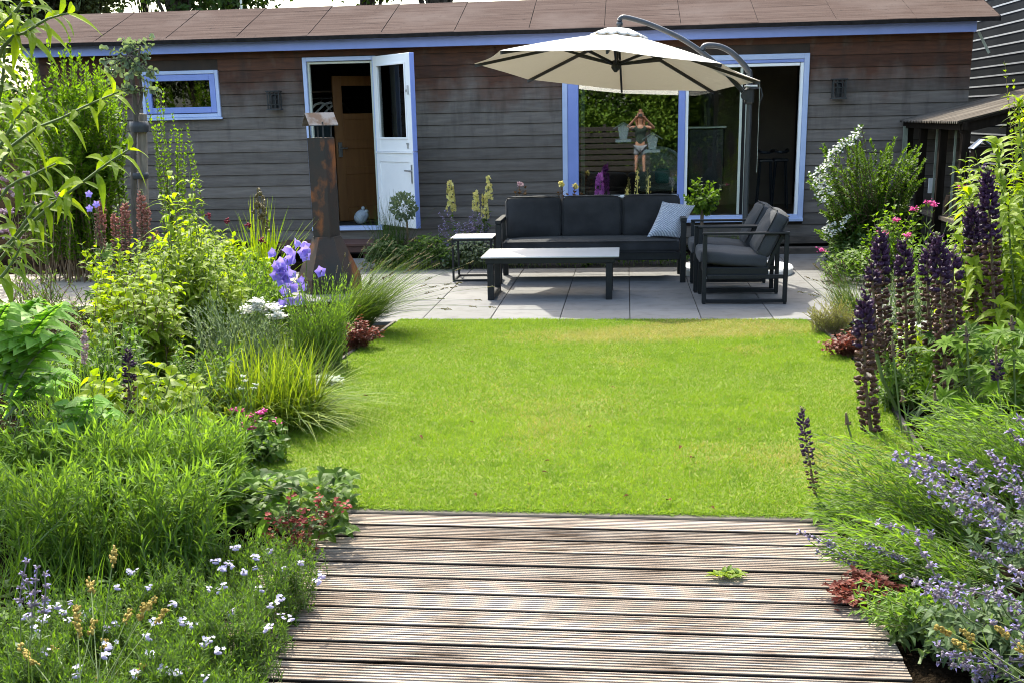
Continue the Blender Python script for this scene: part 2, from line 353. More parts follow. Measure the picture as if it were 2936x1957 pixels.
def tile_mat():
    t = NT('grey_concrete_paving'); c = t.mix(t.noise(1.3, detail=6, lo=.3, hi=.7), (.136, .135, .135), (.166, .163, .161))
    c = t.mix(t.noise(7, detail=6, lo=.5, hi=.8), c, (.105, .10, .095)); kk = t.n('ShaderNodeMapRange', i0=t.attr(), i3=.88, i4=1.1)
    c = t.mix(1., c, kk.outputs[0], 'MULTIPLY'); c = t.mix(t.noise(220, detail=2, lo=.5, hi=.8), c, (.145, .14, .135)); t.base(c, .85, .1); t.bump(t.noise(300), .15, .001); return t.m
def deck_mat():
    t = NT('silvered_decking'); c = t.mix(t.noise(2.2, (.5, 9, 1), 6, .3, .7), (.37, .315, .265), (.26, .212, .172))
    c = t.mix(t.noise(14, (.25, 6, 1), 5, .5, .72, (4, 0, 0)), c, (.36, .315, .27))
    red = t.noise(3.5, (.6, 5, 1), 4, .55, .75, (1, 7, 0)); c = t.mix(red, c, t.mix(.45, c, (.17, .08, .055)))
    dirt = t.noise(2.6, (.55, 1.3, 1), 6, .44, .62, (2.3, 5.1, 0), rough=.7); dk = t.n('ShaderNodeMath', i0=dirt, i1=t.noise(16, (.3, 5, 1), 5, .35, .62)); dk.operation = 'MULTIPLY'
    c = t.mix(dk, c, (.045, .03, .02))
    c = t.mix(t.noise(30, (.07, 3, 1), 4, .54, .70, (7, 1, 2)), c, (.085, .058, .043)); c = t.mix(t.noise(1.4, (.8, 1, 1), 4, .5, .75, (1, 4, 2)), c, t.mix(.5, c, (.15, .10, .065)))
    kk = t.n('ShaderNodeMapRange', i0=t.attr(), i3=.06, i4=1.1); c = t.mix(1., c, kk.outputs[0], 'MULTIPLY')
    t.base(c, .9, .03); t.bump(t.noise(60, (.1, 4, 1), 5), .35, .002); return t.m
def corten_mat(name, lo, hi):
    t = NT(name); c = t.mix(t.noise(5, (1, 1, .7), 6, .3, .7), (.05, .030, .022), (.026, .026, .023))
    c = t.mix(t.noise(3.2, (1, 1, .8), 6, lo, hi, (5, 2, 0)), c, (.22, .072, .02)); t.base(c, .7, .35, .2); t.bump(t.noise(90), .3, .002); return t.m
def fabric_mat(name, c1, c2, sc_=420):
    t = NT(name); c = t.mix(t.noise(sc_, detail=2, lo=.35, hi=.65), c1, c2); c = t.mix(t.noise(4, detail=4), c, t.mix(.08, c, (.16, .16, .17)))
    t.base(c, .9, .2); t.b.inputs['Sheen Weight'].default_value = .05; t.bump(t.noise(500, detail=2), .3, .001); return t.m
def weave_mat():
    t = NT('blue_grey_weave'); ck = t.n('ShaderNodeTexWave', Vector=t.co((1, 1, 1), 'Object'), Scale=19., Distortion=2.5, Detail=1.); ck.bands_direction = 'DIAGONAL'
    f = t.n('ShaderNodeMapRange', i0=ck.outputs[1], i1=.3, i2=.7); c = t.mix(f, (.16, .18, .23), (.55, .57, .62)); c = t.mix(t.noise(130, detail=2, lo=.4, hi=.6), c, (.32, .34, .4))
    t.base(c, .95, .1); t.bump(f, .5, .004); return t.m
def soil_mat():
    t = NT('dark_soil'); c = t.mix(t.noise(9, detail=8, lo=.3, hi=.7), (.010, .0075, .005), (.026, .019, .013)); t.base(c, .95, 0.); t.bump(t.noise(45, detail=8), .9, .03); return t.m
def canopy_mat():
    t = NT('pale_canvas'); c = t.mix(t.noise(700, detail=1), (.50, .48, .45), (.55, .53, .49)); t.base(c, .85, .15)
    tr = t.n('ShaderNodeBsdfTranslucent', Color=(.27, .235, .17, 1)); mx = t.n('ShaderNodeMixShader', i0=.16, i1=t.b, i2=tr); t.t.links.new(mx.outputs[0], t.out.inputs[0])
    t.bump(t.noise(9, (1, 1, 1), 3), .15, .01); return t.m
m = dict(
    clad=clad_mat(), roof=roof_mat(), tile=tile_mat(), deck=deck_mat(), soil=soil_mat(), canvas=canopy_mat(), weave=weave_mat(),
    bitumen=mat('black_bitumen', (.014, .013, .013), (.024, .021, .02), 20, .9, 0.),
    soffit=mat('dark_soffit', (.05, .032, .024), (.03, .022, .018), 5, .8),
    peri=mat('periwinkle_paint', (.20, .27, .60), (.22, .29, .64), 7, .42, bump=.05, tint=.06),
    lilac=mat('pale_blue_paint', (.40, .48, .70), (.44, .52, .74), 7, .42),
    white=mat('white_gloss_paint', (.86, .86, .86), (.82, .82, .82), 5, .35),
    cream=mat('cream_paint', (.55, .57, .48), (.5, .52, .44), 5, .5),
    greywood=mat('grey_concrete_plinth', (.15, .155, .13), (.1, .1, .09), 5, .9, stretch=(1, 1, 5), bump=.3),
    step=mat('red_brown_boards', (.10, .045, .032), (.07, .034, .026), 5, .7, stretch=(1, 6, 1), bump=.2),
    sleeper=mat('old_sleeper', (.12, .095, .075), (.07, .055, .045), 6, .85, stretch=(1, 5, 5), bump=.4),
    void=mat('dark_recess', (.012, .01, .009), (.018, .015, .013), 6, .9),
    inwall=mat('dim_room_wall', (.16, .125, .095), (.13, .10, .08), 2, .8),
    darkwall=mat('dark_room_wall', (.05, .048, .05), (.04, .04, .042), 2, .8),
    infloor=mat('room_floor', (.20, .14, .09), (.14, .1, .065), 4, .45, stretch=(1, 8, 1)),
    pine=mat('varnished_pine', (.175, .08, .026), (.14, .06, .02), 3, .4, stretch=(6, 6, .5), bump=.1),
    pale_in=mat('pale_cupboard', (.33, .37, .40), None, 3, .6),
    anth=mat('anthracite_metal', (.0065, .0072, .009), (.009, .010, .012), 30, .45, .3),
    gunm=mat('gunmetal_tube', (.018, .021, .027), (.024, .028, .034), 30, .38, .6),
    blackm=mat('black_metal', (.012, .012, .013), (.02, .02, .021), 30, .5, .5),
    steel=mat('brushed_steel', (.55, .55, .55), (.45, .45, .45), 40, .3, .5, 1.),
    top=mat('pale_grey_tabletop', (.40, .395, .39), (.36, .355, .35), 3, .5, .4),
    fab=fabric_mat('charcoal_fabric', (.0125, .0125, .014), (.020, .020, .022)),
    fab2=fabric_mat('slate_fabric', (.026, .027, .030), (.040, .041, .045)),
    piping=fabric_mat('dark_piping', (.008, .008, .009), (.012, .012, .013)),
    concbase=mat('white_base', (.72, .72, .71), (.62, .62, .62), 6, .6),
    corten=corten_mat('rusty_steel', .50, .60), corten2=corten_mat('rusty_steel_bowl', .5, .66),
    zinc=mat('weathered_zinc', (.15, .14, .14), (.085, .058, .045), 9, .8, .05, 0., lo=.45, hi=.62),
    glass_r=glassmat('reflecting_window_glass', (.66, .72, .70), .2, .9), glass=glassmat('window_glass', (.80, .84, .82), .0, .7), glass_s=glassmat('small_window_glass', (.3, .33, .33), .08, .8),
    acryl=None, fence=mat('dark_slats', (.008, .006, .005), (.012, .009, .007), 4, .8, stretch=(1, 1, 6)),
    barn=mat('charcoal_barn_boards', (.013, .016, .020), (.022, .025, .030), 1.6, .9, .02, stretch=(1, 1, .5), bump=.15, lo=.3, hi=.7),
    batten=mat('white_strip', (.34, .36, .40), None, 3, .5),
    corr=mat('weathered_corrugated_sheet', (.155, .135, .115), (.05, .042, .036), 4, .95, 0., stretch=(.3, 6, 1), lo=.3, hi=.7),
    logw=mat('cut_firewood', (.13, .08, .05), (.06, .04, .028), 12, .9, bump=.4),
    shedw=mat('black_stained_boards', (.011, .008, .006), (.018, .013, .01), 5, .9, .05, stretch=(6, 6, .6)),
    greenlath=mat('pale_green_lath', (.27, .29, .24), (.16, .18, .14), 7, .8),
    bark=mat('grey_bark', (.10, .08, .06), (.055, .043, .033), 18, .9, stretch=(3, 3, .6), bump=.6),
    stakew=mat('weathered_stake', (.22, .18, .14), (.13, .105, .08), 14, .85, stretch=(4, 4, .4), bump=.4),
    edging=mat('concrete_edging', (.075, .065, .055), (.045, .038, .032), 8, .9, bump=.3),
    pathm=mat('sandy_paving', (.27, .23, .185), (.22, .19, .155), 5, .9, bump=.2),
    nb=mat('grey_render', (.28, .28, .29), None, 3, .8),
)
t_ = NT('frosted_acrylic'); t_.base((.62, .66, .6), .4, .4); _tr = t_.n('ShaderNodeBsdfTransparent', Color=(.85, .9, .85, 1)); _mx = t_.n('ShaderNodeMixShader', i0=.24, i1=_tr, i2=t_.b); t_.t.links.new(_mx.outputs[0], t_.out.inputs[0]); m['acryl'] = t_.m
G = dict(
    lime=leafmat('lime_leaf', (.06, .125, .010), (.25, .335, .018), .54), mid=leafmat('mid_leaf', (.025, .06, .012), (.11, .20, .026), .45),
    dark=leafmat('dark_leaf', (.022, .055, .014), (.06, .11, .024), .36), hedge=leafmat('bright_hedge_leaf', (.028, .075, .008), (.16, .28, .018), .48),
    grey=leafmat('grey_green_leaf', (.10, .14, .085), (.19, .24, .15), .35, .5, warm=(1.25, 1.3, .7)), lav=leafmat('blue_green_leaf', (.055, .10, .045), (.11, .165, .07), .4, warm=(1.4, 1.45, .6)),
    linear=leafmat('fresh_linear_leaf', (.042, .105, .018), (.165, .275, .045), .5), yell=leafmat('yellow_green_blade', (.055, .11, .012), (.20, .26, .026), .45),
    sedge=leafmat('sedge_blade', (.05, .10, .022), (.12, .18, .04), .4), purp=leafmat('bronze_leaf', (.05, .03, .016), (.11, .06, .025), .35, warm=(1.3, 1.1, .8)),
    red=leafmat('red_sedum_leaf', (.085, .022, .018), (.20, .06, .045), .35, warm=(1.3, .9, .8)), stem=mat('green_stem', (.07, .11, .03), (.11, .14, .04), 20, .6), brownstem=mat('brown_stem', (.11, .07, .04), (.16, .11, .06), 20, .7),
    redstem=mat('red_brown_stem', (.13, .05, .03), (.16, .10, .04), 20, .7), thyme=leafmat('thyme_leaf', (.13, .15, .04), (.27, .27, .09), .4),
    tree=leafmat('far_tree_leaf', (.025, .055, .014), (.065, .11, .026), .35), rtree=leafmat('garden_tree_leaf', (.035, .085, .012), (.12, .19, .022), .35), silver=leafmat('silver_rosette_leaf', (.22, .27, .19), (.36, .40, .30), .25, .6, warm=(1.1, 1.1, .8)),
    grass=leafmat('lawn_blade', (.105, .190, .022), (.195, .295, .036), .44, .6, .05),
)
def flow(name, c1, c2, tf=.35): return leafmat(name, c1, c2, tf, .55, .2, (1.15, 1.1, 1.15))
FL = dict(lup=flow('dark_purple_petal', (.024, .009, .030), (.055, .018, .062), .15), spent=flow('spent_brown_pod', (.05, .022, .018), (.11, .05, .034), .15), bud=flow('pale_green_bud', (.22, .27, .09), (.38, .4, .18)),
    pink=flow('salmon_pink_petal', (.33, .12, .10), (.48, .22, .17)), rosy=flow('dusty_rose_petal', (.19, .085, .075), (.30, .145, .12)), camp=flow('violet_blue_bell', (.24, .18, .58), (.36, .29, .70)), nep=flow('lavender_blue_petal', (.24, .20, .44), (.42, .37, .60)),
    calyx=flow('dusky_calyx', (.14, .115, .15), (.24, .20, .22), .2), white=flow('white_petal', (.55, .57, .52), (.72, .73, .68)), phl=flow('pale_lilac_petal', (.42, .39, .56), (.60, .58, .70)), mag=flow('magenta_petal', (.55, .04, .24), (.75, .10, .38)),
    yel=flow('pale_yellow_petal', (.62, .56, .16), (.78, .72, .30)), fox=flow('purple_foxglove_petal', (.28, .07, .30), (.45, .14, .46)), bist=flow('pale_pink_floret', (.42, .26, .29), (.62, .44, .45)), seed=flow('ochre_seed', (.24, .17, .03), (.42, .31, .07), .2),
    dseed=flow('dark_seed', (.10, .075, .03), (.2, .15, .06), .2), crim=flow('crimson_head', (.18, .015, .03), (.32, .03, .06)), redfl=flow('brick_red_flower', (.26, .035, .03), (.42, .09, .075)), mauve=flow('faded_mauve_head', (.32, .2, .26), (.5, .36, .4)))
# ================================================================== SETTING
mb = MB(); mb.add([(-60, -40, -.03), (60, -40, -.03), (60, 90, -.03), (-60, 90, -.03)], np.array([[0, 1, 2, 3]])); tag(mb.build('ground', m['soil'], at=(0, 0, -.03)), kind='structure')
# lawn base and grass
LP = np.array([(-1.98, 9.98), (-2.02, 9.2), (-2.08, 8.2), (-2.1, 7.2), (-2.06, 6.2), (-1.98, 5.3), (-1.95, 4.98), (1.36, 4.9), (1.5, 6.), (1.58, 7.2), (1.6, 8.2), (1.58, 9.2), (1.53, 9.9)])
def inlawn(q):
    l = np.interp(q[:, 1], LP[:7][::-1, 1], LP[:7][::-1, 0]); r = np.interp(q[:, 1], LP[7:, 1], LP[7:, 0]); f = 4.915 - .024 * q[:, 0]; b = 10. - .03 * q[:, 0]
    return (q[:, 0] > l) & (q[:, 0] < r) & (q[:, 1] > f) & (q[:, 1] < b)
mb = MB(); n_ = len(LP); V = np.concatenate([np.c_[LP, np.full(n_, .004)], [[-.2, 7.5, .004]]]); mb.add(V, np.array([(i, (i + 1) % n_, n_) for i in range(n_)]))
t = NT('lawn_thatch'); c = t.mix(t.noise(2, detail=5), (.07, .12, .012), (.10, .155, .018)); c = t.mix(t.noise(160, detail=3), c, (.13, .14, .035)); t.base(c, .95, .1); m['thatch'] = t.m
tag(mb.build('lawn', m['thatch']), kind='structure')
def vnoise(q, s, seed):
    r2 = np.random.default_rng(seed); G_ = r2.uniform(0, 1, (64, 64)); x = q * s + 100; i = np.floor(x).astype(int); f = x - i; f = f * f * (3 - 2 * f); a = lambda dx, dy: G_[(i[:, 0] + dx) % 64, (i[:, 1] + dy) % 64]
    return (a(0, 0) * (1 - f[:, 0]) + a(1, 0) * f[:, 0]) * (1 - f[:, 1]) + (a(0, 1) * (1 - f[:, 0]) + a(1, 1) * f[:, 0]) * f[:, 1]
NB = 340000
q = np.stack([R(-2.15, 1.65, NB), 4.8 + 5.25 * (R(0, 1, NB)) ** 1.12], -1); q = q[inlawn(q)]; N = len(q)
D = np.stack([R(-.65, .65, N), R(-.65, .65, N), np.ones(N)], -1); pn = .6 * vnoise(q, 1.3, 1) + .4 * vnoise(q, 4.5, 2)
dry = np.clip(1.25 - np.hypot((q[:, 0] - .75) / .75, (q[:, 1] - 9.55) / .42), 0, 1) * 1.5 + np.clip(1.1 - np.hypot((q[:, 0] + .15) / .95, (q[:, 1] - 9.2) / .4), 0, 1) * 1.0 + np.clip(1.1 - np.hypot((q[:, 0] - 1.1) / .5, (q[:, 1] - 5.7) / .5), 0, 1) * .8 + np.clip(vnoise(q, 2.2, 5) - .60, 0, 1) * 1.0 * np.clip(q[:, 0] + 1.4, 0, 1)
isdry = R(0, 1, N) < np.clip(dry * (.5 + pn), 0, .85) + .02
bl = MB(); L = (.021 + .016 * pn) * R(.6, 1.25, N); tw = R(0, 6.283, N)
for k, sel in ((0, ~isdry), (1, isdry)):
    blades(bl, np.c_[q[sel], np.zeros(sel.sum())], D[sel], L[sel], .0047 * R(.7, 1.2, sel.sum()), np.c_[D[sel][:, :2] * .55, -.25 * np.ones(sel.sum())], 3, np.clip(R(.0, .6, sel.sum()) + .9 * (pn[sel] - .4) - .35 * (vnoise(q[sel], 9., 8) > .72), 0, 1), k)
ne = 5200; ex = R(-1.95, 1.4, ne); eq = np.c_[ex, 4.905 - .024 * ex + R(-.012, .03, ne), np.zeros(ne)]; ed = np.stack([R(-.7, .7, ne), -R(.1, 1.1, ne), np.ones(ne)], -1); blades(bl, eq, ed, .032 * R(.5, 1.5, ne), .0055, np.c_[ed[:, :2] * .5, -.5 * np.ones(ne)], 3, R(0, .8, ne), 0)
m['drygrass'] = leafmat('dry_blade', (.27, .25, .085), (.36, .32, .13), .3, .6, .15)
tag(bl.build('lawn_grass', [G['grass'], m['drygrass']], at=(0, 7.5, 0)), kind='stuff', label='short mown bright green lawn grass with dry patches', cat='grass')
# patio
mb = MB(); xs = np.arange(-6, 8) * .612 - 1.18; ys = [9.96] + list(10.553 + .605 * np.arange(0, 8)); gp = .0035
for i in range(len(xs) - 1):
    for j in range(len(ys) - 1):
        x0, x1, y0, y1 = xs[i] + gp, xs[i + 1] - gp, ys[j] + gp, ys[j + 1] - gp
        if j >= 6 and -2.9 < (x0 + x1) / 2 < 1.0: continue
        if x1 > 3.2 or (x0 < -3.7) or (x1 < -2.2 and j < 2) or (x0 > 2.4 and j < 2): continue
        bbox(mb, (x0, y0, -.05), (x1, y1, .0 + R(-.0015, .0015)), .003, 0, R())
tag(mb.build('patio', m['tile'], at=(0, 12, 0)), kind='structure')
mb = MB(); box(mb, (-2.2, 9.97, -.06), (2.4, 11.15, -.008)); box(mb, (-3.65, 11.151, -.06), (3.05, 14.8, -.008)); tag(mb.build('patio_base', m['void']), kind='structure')
mb = MB()
for i in range(9):
    for j in range(5): box(mb, (-9 + i * .62, 10.9 + j * .5, -.03), (-8.99 + i * .62 + .6, 10.9 + j * .5 + .49, .006), 0, R())
tag(mb.build('path', m['pathm']), kind='structure')
# deck of reeded boards, laid 1.4 degrees off the house line
mb = MB(); a = -.024; ca, sa = math.cos(a), math.sin(a); Dx0, Dx1 = -1.42, .895
def deckrot(V): V = np.array(V, float); x, y = V[:, 0].copy(), V[:, 1].copy(); V[:, 0] = x * ca - y * sa * 0 ; V[:, 1] = y + x * math.tan(a); return V
pitch, gap = .1462, .02; y = 4.83; nb = 0
while y > -.9:
    w_ = pitch - gap; ng = 6; prof = [(0, -.026), (0, -.004), (.003, 0)]; tn = [0, .1, .9]  # tint along the profile: gap shade painted on board sides, dirt in grooves
    gw = (w_ - .016) / ng
    for k in range(ng):
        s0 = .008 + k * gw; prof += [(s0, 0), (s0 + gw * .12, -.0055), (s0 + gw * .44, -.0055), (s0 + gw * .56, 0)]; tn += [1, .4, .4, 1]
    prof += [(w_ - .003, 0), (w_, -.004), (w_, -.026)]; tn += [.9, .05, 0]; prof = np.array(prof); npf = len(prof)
    zoff = R(-.0015, .0015); nx = 2; xs_ = np.linspace(Dx0, Dx1 + R(-.004, .004), nx); b_ = R(-.28, .12)
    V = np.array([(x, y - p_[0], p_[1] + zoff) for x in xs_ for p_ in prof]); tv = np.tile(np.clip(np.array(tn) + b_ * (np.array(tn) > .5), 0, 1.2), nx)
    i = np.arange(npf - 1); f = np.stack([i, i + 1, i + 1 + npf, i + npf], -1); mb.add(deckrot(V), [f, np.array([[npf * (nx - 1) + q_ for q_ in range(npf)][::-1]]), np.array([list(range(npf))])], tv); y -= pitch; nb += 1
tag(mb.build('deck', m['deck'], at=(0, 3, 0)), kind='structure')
mb = MB(); box(mb, (Dx0, -1.2, -.05), (Dx1 - .02, 4.75, -.06)); mb.add(deckrot(np.concatenate(mb.V)), BQ); tag(mb.build('deck_frame', m['void']), kind='structure')  # dark slab whose colour stands in for shade below the gaps
mb = MB(); bbox(mb, (-2.2, 4.848, -.03), (1.5, 4.908, .004), .006); mb.V = [deckrot(mb.V[0])]; tag(mb.build('lawn_edging', m['edging']), kind='structure')
mb = MB()
for pts, o in ((LP[:7], -.035), (LP[7:], .035)):
    for i in range(len(pts) - 1): p0, p1 = np.r_[pts[i] + [o, 0], -.02], np.r_[pts[i + 1] + [o, 0], -.02]; bar(mb, p0, p1, .025, .05)
tag(mb.build('bed_edging', m['edging']), kind='structure')
# ================================================================== HOUSE
FY = 15.45; X0, X1 = -7.7, 4.21; ZB, ZT = .15, 2.62
OP = [(-4.16, -3.2, .30, 2.50), (-6.34, -5.29, 1.79, 2.378), (-.81, 2.262, .365, 2.395)]
house = thing('wooden_house', (0, FY, 0), 'long low wooden house with weathered cladding, brown felt roof and periwinkle blue trim', 'house')
mb = MB(); bh = .1472; z = ZB; r_ = 0
while z < ZT:
    z1 = min(z + bh, ZT); cuts = sorted([(o[0], o[1]) for o in OP if o[2] < z1 - .02 and o[3] > z + .02]); x = X0; segs = []
    for c0, c1 in cuts: segs.append((x, c0)); x = c1
    segs.append((x, X1))
    for s0, s1 in segs:
        xs_ = [s0]; 
        while s1 - xs_[-1] > 4.2: xs_.append(xs_[-1] + R(2.4, 3.9))
        xs_.append(s1)
        for i in range(len(xs_) - 1):
            a0, a1 = xs_[i] + (.001 if i else 0), xs_[i + 1] - .001; pr_ = [(FY, z + .006), (FY - .021, z + .006), (FY - .020, z + .05), (FY - .008, z1 + .0), (FY, z1 + .0)]
            V = [(a0, p_, q_) for p_, q_ in pr_] + [(a1, p_, q_) for p_, q_ in pr_]; mb.add(V, [np.array([[k, (k + 1) % 5, (k + 1) % 5 + 5, k + 5] for k in range(5)]), np.array([[4, 3, 2, 1, 0], [5, 6, 7, 8, 9]])], R())
    z = z1
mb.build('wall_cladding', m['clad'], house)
mb = MB()
def wallpiece(x0, x1, z0, z1): box(mb, (x0, FY + .004, z0), (x1, FY + .13, z1))
wallpiece(X0, OP[1][0], ZB, ZT); wallpiece(OP[1][0], OP[1][1], ZB, OP[1][2]); wallpiece(OP[1][0], OP[1][1], OP[1][3], ZT); wallpiece(OP[1][1], OP[0][0], ZB, ZT); wallpiece(OP[0][0], OP[0][1], ZB, OP[0][2]); wallpiece(OP[0][0], OP[0][1], OP[0][3], ZT)
wallpiece(OP[0][1], OP[2][0], ZB, ZT); wallpiece(OP[2][0], OP[2][1], ZB, OP[2][2]); wallpiece(OP[2][0], OP[2][1], OP[2][3], ZT); wallpiece(OP[2][1], X1, ZB, ZT)
box(mb, (X0 - .02, FY + .004, 0), (X0 + .1, 20, ZT)); box(mb, (X1 - .1, FY + .14, 0), (X1 + .02, 20, ZT)); box(mb, (X0, 19.9, 0), (X1, 20., ZT)); mb.build('inner_wall', m['soffit'], house)
mb = MB(); box(mb, (X0, FY + .03, -.02), (X1, FY + .1, ZB)); mb.build('plinth', m['void'], house)
mb = MB(); bbox(mb, (-3.05, FY - .06, .06), (X1 - .3, FY + .0, .148), .006); bbox(mb, (.9, 14.86, -.02), (3.1, 14.98, .07), .01); mb.build('sill_board', m['sleeper'], house)
# rooms seen through the openings
mb = MB()
for a0, a1, yb in ((-5.2, -2.5, 18.2), (-1.6, 3.9, 19.8)):
    box(mb, (a0 - .05, FY + .14, .3), (a0, yb, 2.5)); box(mb, (a1, FY + .14, .3), (a1 + .05, yb, 2.5)); box(mb, (a0, yb, .3), (a1, yb + .05, 2.5)); box(mb, (a0, FY + .14, 2.5), (a1, yb, 2.55))
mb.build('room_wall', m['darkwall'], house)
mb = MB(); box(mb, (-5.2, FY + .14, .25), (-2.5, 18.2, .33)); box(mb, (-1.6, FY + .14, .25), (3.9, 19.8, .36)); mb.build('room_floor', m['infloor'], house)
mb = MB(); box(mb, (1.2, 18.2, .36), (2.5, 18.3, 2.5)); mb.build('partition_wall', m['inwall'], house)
# roof: felt strips, ridge and black drip edge
mb = MB(); EY, EZ, RY, RZ = 15.08, 2.735, 16.52, 3.205; xl, xr = -7.95, 4.40; x = xl; sw = .929; k = 0; xs_ = [xl] + list(np.arange(-6.827, xr, sw)) + [xr]
for i in range(len(xs_) - 1):
    a0, a1 = xs_[i], xs_[i + 1] + (.05 if i < len(xs_) - 2 else 0); ns = 6
    for s in range(ns):
        for (y0, z0, y1, z1) in ((EY, EZ, RY, RZ), (RY, RZ, 20.4, RZ - .05)):
            ya, yb = y0 + (y1 - y0) * s / ns, y0 + (y1 - y0) * (s + 1) / ns; za, zb = z0 + (z1 - z0) * s / ns, z0 + (z1 - z0) * (s + 1) / ns
            e0, e1 = .003, .009; wv = .003 * math.sin(i * 3 + s)
            mb.add([(a0, ya, za + e0), (a1, ya, za + e1 + wv), (a1, yb, zb + e1), (a0, yb, zb + e0)], np.array([[0, 1, 2, 3]]), R(), 0)
            if i < len(xs_) - 2: mb.add([(a1, ya, za + e1 + wv), (a1 + .007, ya, za + .004), (a1 + .007, yb, zb + .004), (a1, yb, zb + e1)], np.array([[0, 1, 2, 3]]), .2, 1)
box(mb, (xl, EY, EZ - .03), (xr, EY + .02, EZ + .002), 1)
mb.add([(xl, EY, EZ - .03), (xr, EY, EZ - .03), (xr, RY, RZ - .05), (xl, RY, RZ - .05), (xr, 20.4, RZ - .1), (xl, 20.4, RZ - .1)], np.array([[0, 3, 2, 1], [3, 5, 4, 2]]), .5, 1)
mb.add([(xr + .012, EY, EZ - .05), (xr + .012, RY, RZ - .05), (xr + .012, RY, RZ + .012), (xr + .012, EY, EZ + .008), (xr, EY, EZ - .05), (xr, RY, RZ - .05), (xr, RY, RZ + .012), (xr, EY, EZ + .008)], np.array([[0, 1, 2, 3], [4, 7, 6, 5], [3, 2, 6, 7], [0, 4, 5, 1], [0, 3, 7, 4]]), .5, 1)
roof = mb.build('roof', [m['roof'], m['bitumen']], house)
mb = MB(); nx = 60; xx = np.linspace(xl, xr, nx); zz = EZ + .002 + .002 * np.sin(xx * 5.1) * np.sin(xx * 1.7); V = np.concatenate([np.c_[xx, np.full(nx, EY - .012), zz], np.c_[xx, np.full(nx, EY - .016), zz - .05], np.c_[xx, np.full(nx, EY + .06), zz + .026]]); i = np.arange(nx - 1)
mb.add(V, [np.stack([i + nx, i + 1 + nx, i + 1, i], -1)], .5, 0); mb.add(V, np.stack([i, i + 1, i + 1 + 2 * nx, i + 2 * nx], -1), .5, 1); mb.build('drip_edge', [m['bitumen'], m['roof']], roof)
mb = MB(); bbox(mb, (X0 - .1, 15.2, 2.578), (4.178, 15.228, 2.70), .003); mb.build('fascia', m['peri'], house)
mb = MB(); box(mb, (X0 - .1, 15.23, 2.60), (4.15, FY + .02, 2.615)); mb.build('soffit', m['soffit'], house)
mb = MB(); bar(mb, (4.23, 15.3, 2.58), (4.36, 15.25, 2.33), .03); mb.build('downpipe_stub', m['greenlath'], house)
def fr(mb, x0, x1, z0, z1, w, y0, y1, bot=True, bv=.004):
    bbox(mb, (x0, y0, z0), (x0 + w, y1, z1), bv); bbox(mb, (x1 - w, y0, z0), (x1, y1, z1), bv); bbox(mb, (x0 + w, y0, z1 - w), (x1 - w, y1, z1), bv)
    if bot: bbox(mb, (x0 + w, y0, z0), (x1 - w, y1, z0 + w), bv)
def pane(mb, x0, x1, z0, z1, y): box(mb, (x0, y, z0), (x1, y + .006, z1))
# small window
mb = MB(); fr(mb, *OP[1], .045, FY - .05, FY + .06); win = mb.build('window', m['lilac'], house); win['label'] = 'small square-on window with periwinkle sash under the eaves'
mb = MB(); a0, a1, b0, b1 = OP[1]; fr(mb, a0 + .05, a1 - .05, b0 + .055, b1 - .05, .075, FY - .04, FY + .03); mb.build('sash', m['peri'], win)
mb = MB(); pane(mb, a0 + .12, a1 - .12, b0 + .12, b1 - .12, FY); mb.build('pane', m['glass_s'], win)
mb = MB(); bbox(mb, (a0 - .02, FY - .075, b0 - .03), (a1 + .02, FY - .03, b0 - .002), .004); mb.build('sill', m['lilac'], win)
mb = MB(); box(mb, (a0 - .2, FY + .5, b0 - .2), (a1 + .2, FY + .52, b1 + .2)); mb.build('dark_blind', m['void'], win)
# stable door: frame and two white leaves opened outward to the right
mb = MB(); a0, a1, b0, b1 = OP[0]; fr(mb, a0, a1, b0, b1, .05, FY - .045, FY + .08, False); bbox(mb, (a0, FY - .09, b0 + .0), (a1 + .0, FY + .1, b0 + .05), .004); dfr = mb.build('door_frame', m['lilac'], house)
mb = MB(); fr(mb, a0 + .052, a1 - .052, b0 + .052, b1 - .055, .028, FY - .0, FY + .06, False); mb.build('rebate', m['cream'], dfr)
hx, hy, fx, fy = -3.235, FY - .06, -2.63, 14.68; dd = nrm(np.array([fx - hx, fy - hy, 0])); dn = np.array([-dd[1], dd[0], 0]) ; LW = math.hypot(fx - hx, fy - hy)
def dbox(mb, s0, s1, t0, t1, z0, z1, mi=0, bv=.003):
    """box in the plane of the open leaf: s along the leaf, t through it (towards the wall)"""
    b = MB(); bbox(b, (s0, t0, z0), (s1, t1, z1), bv); V = b.V[0]; W = np.array([hx, hy, 0]) + V[:, :1] * dd + V[:, 1:2] * dn + np.array([0, 0, 1.]) * V[:, 2:]
    for f, _ in b.F: mb.F.append((f + mb.n, mi))
    mb.V.append(W); mb.T.append(np.full(len(V), .5)); mb.n += len(V)
th = .055; zb, zm, zt = .375, 1.315, 2.49
mb = MB(); s = LW
dbox(mb, 0, .105, 0, th, zm, zt); dbox(mb, s - .13, s, 0, th, zm, zt); dbox(mb, .105, s - .13, 0, th, zt - .11, zt); dbox(mb, .105, s - .13, 0, th, zm, zm + .165)
for z_ in (zm + .155, zt - .125): dbox(mb, .09, s - .115, -.012, 0, z_, z_ + .022)
for q_ in (.09, s - .135): dbox(mb, q_, q_ + .02, -.012, 0, zm + .177, zt - .125)
ul = mb.build('upper_door_leaf', m['white'], house)
mb = MB(); dbox(mb, s + .001, s + .014, -.002, th + .004, zm + .004, zt); mb.build('leaf_edge', m['peri'], ul)
mb = MB(); dbox(mb, .1, s - .125, .022, .03, zm + .15, zt - .1); mb.build('pane', m['glass'], ul)
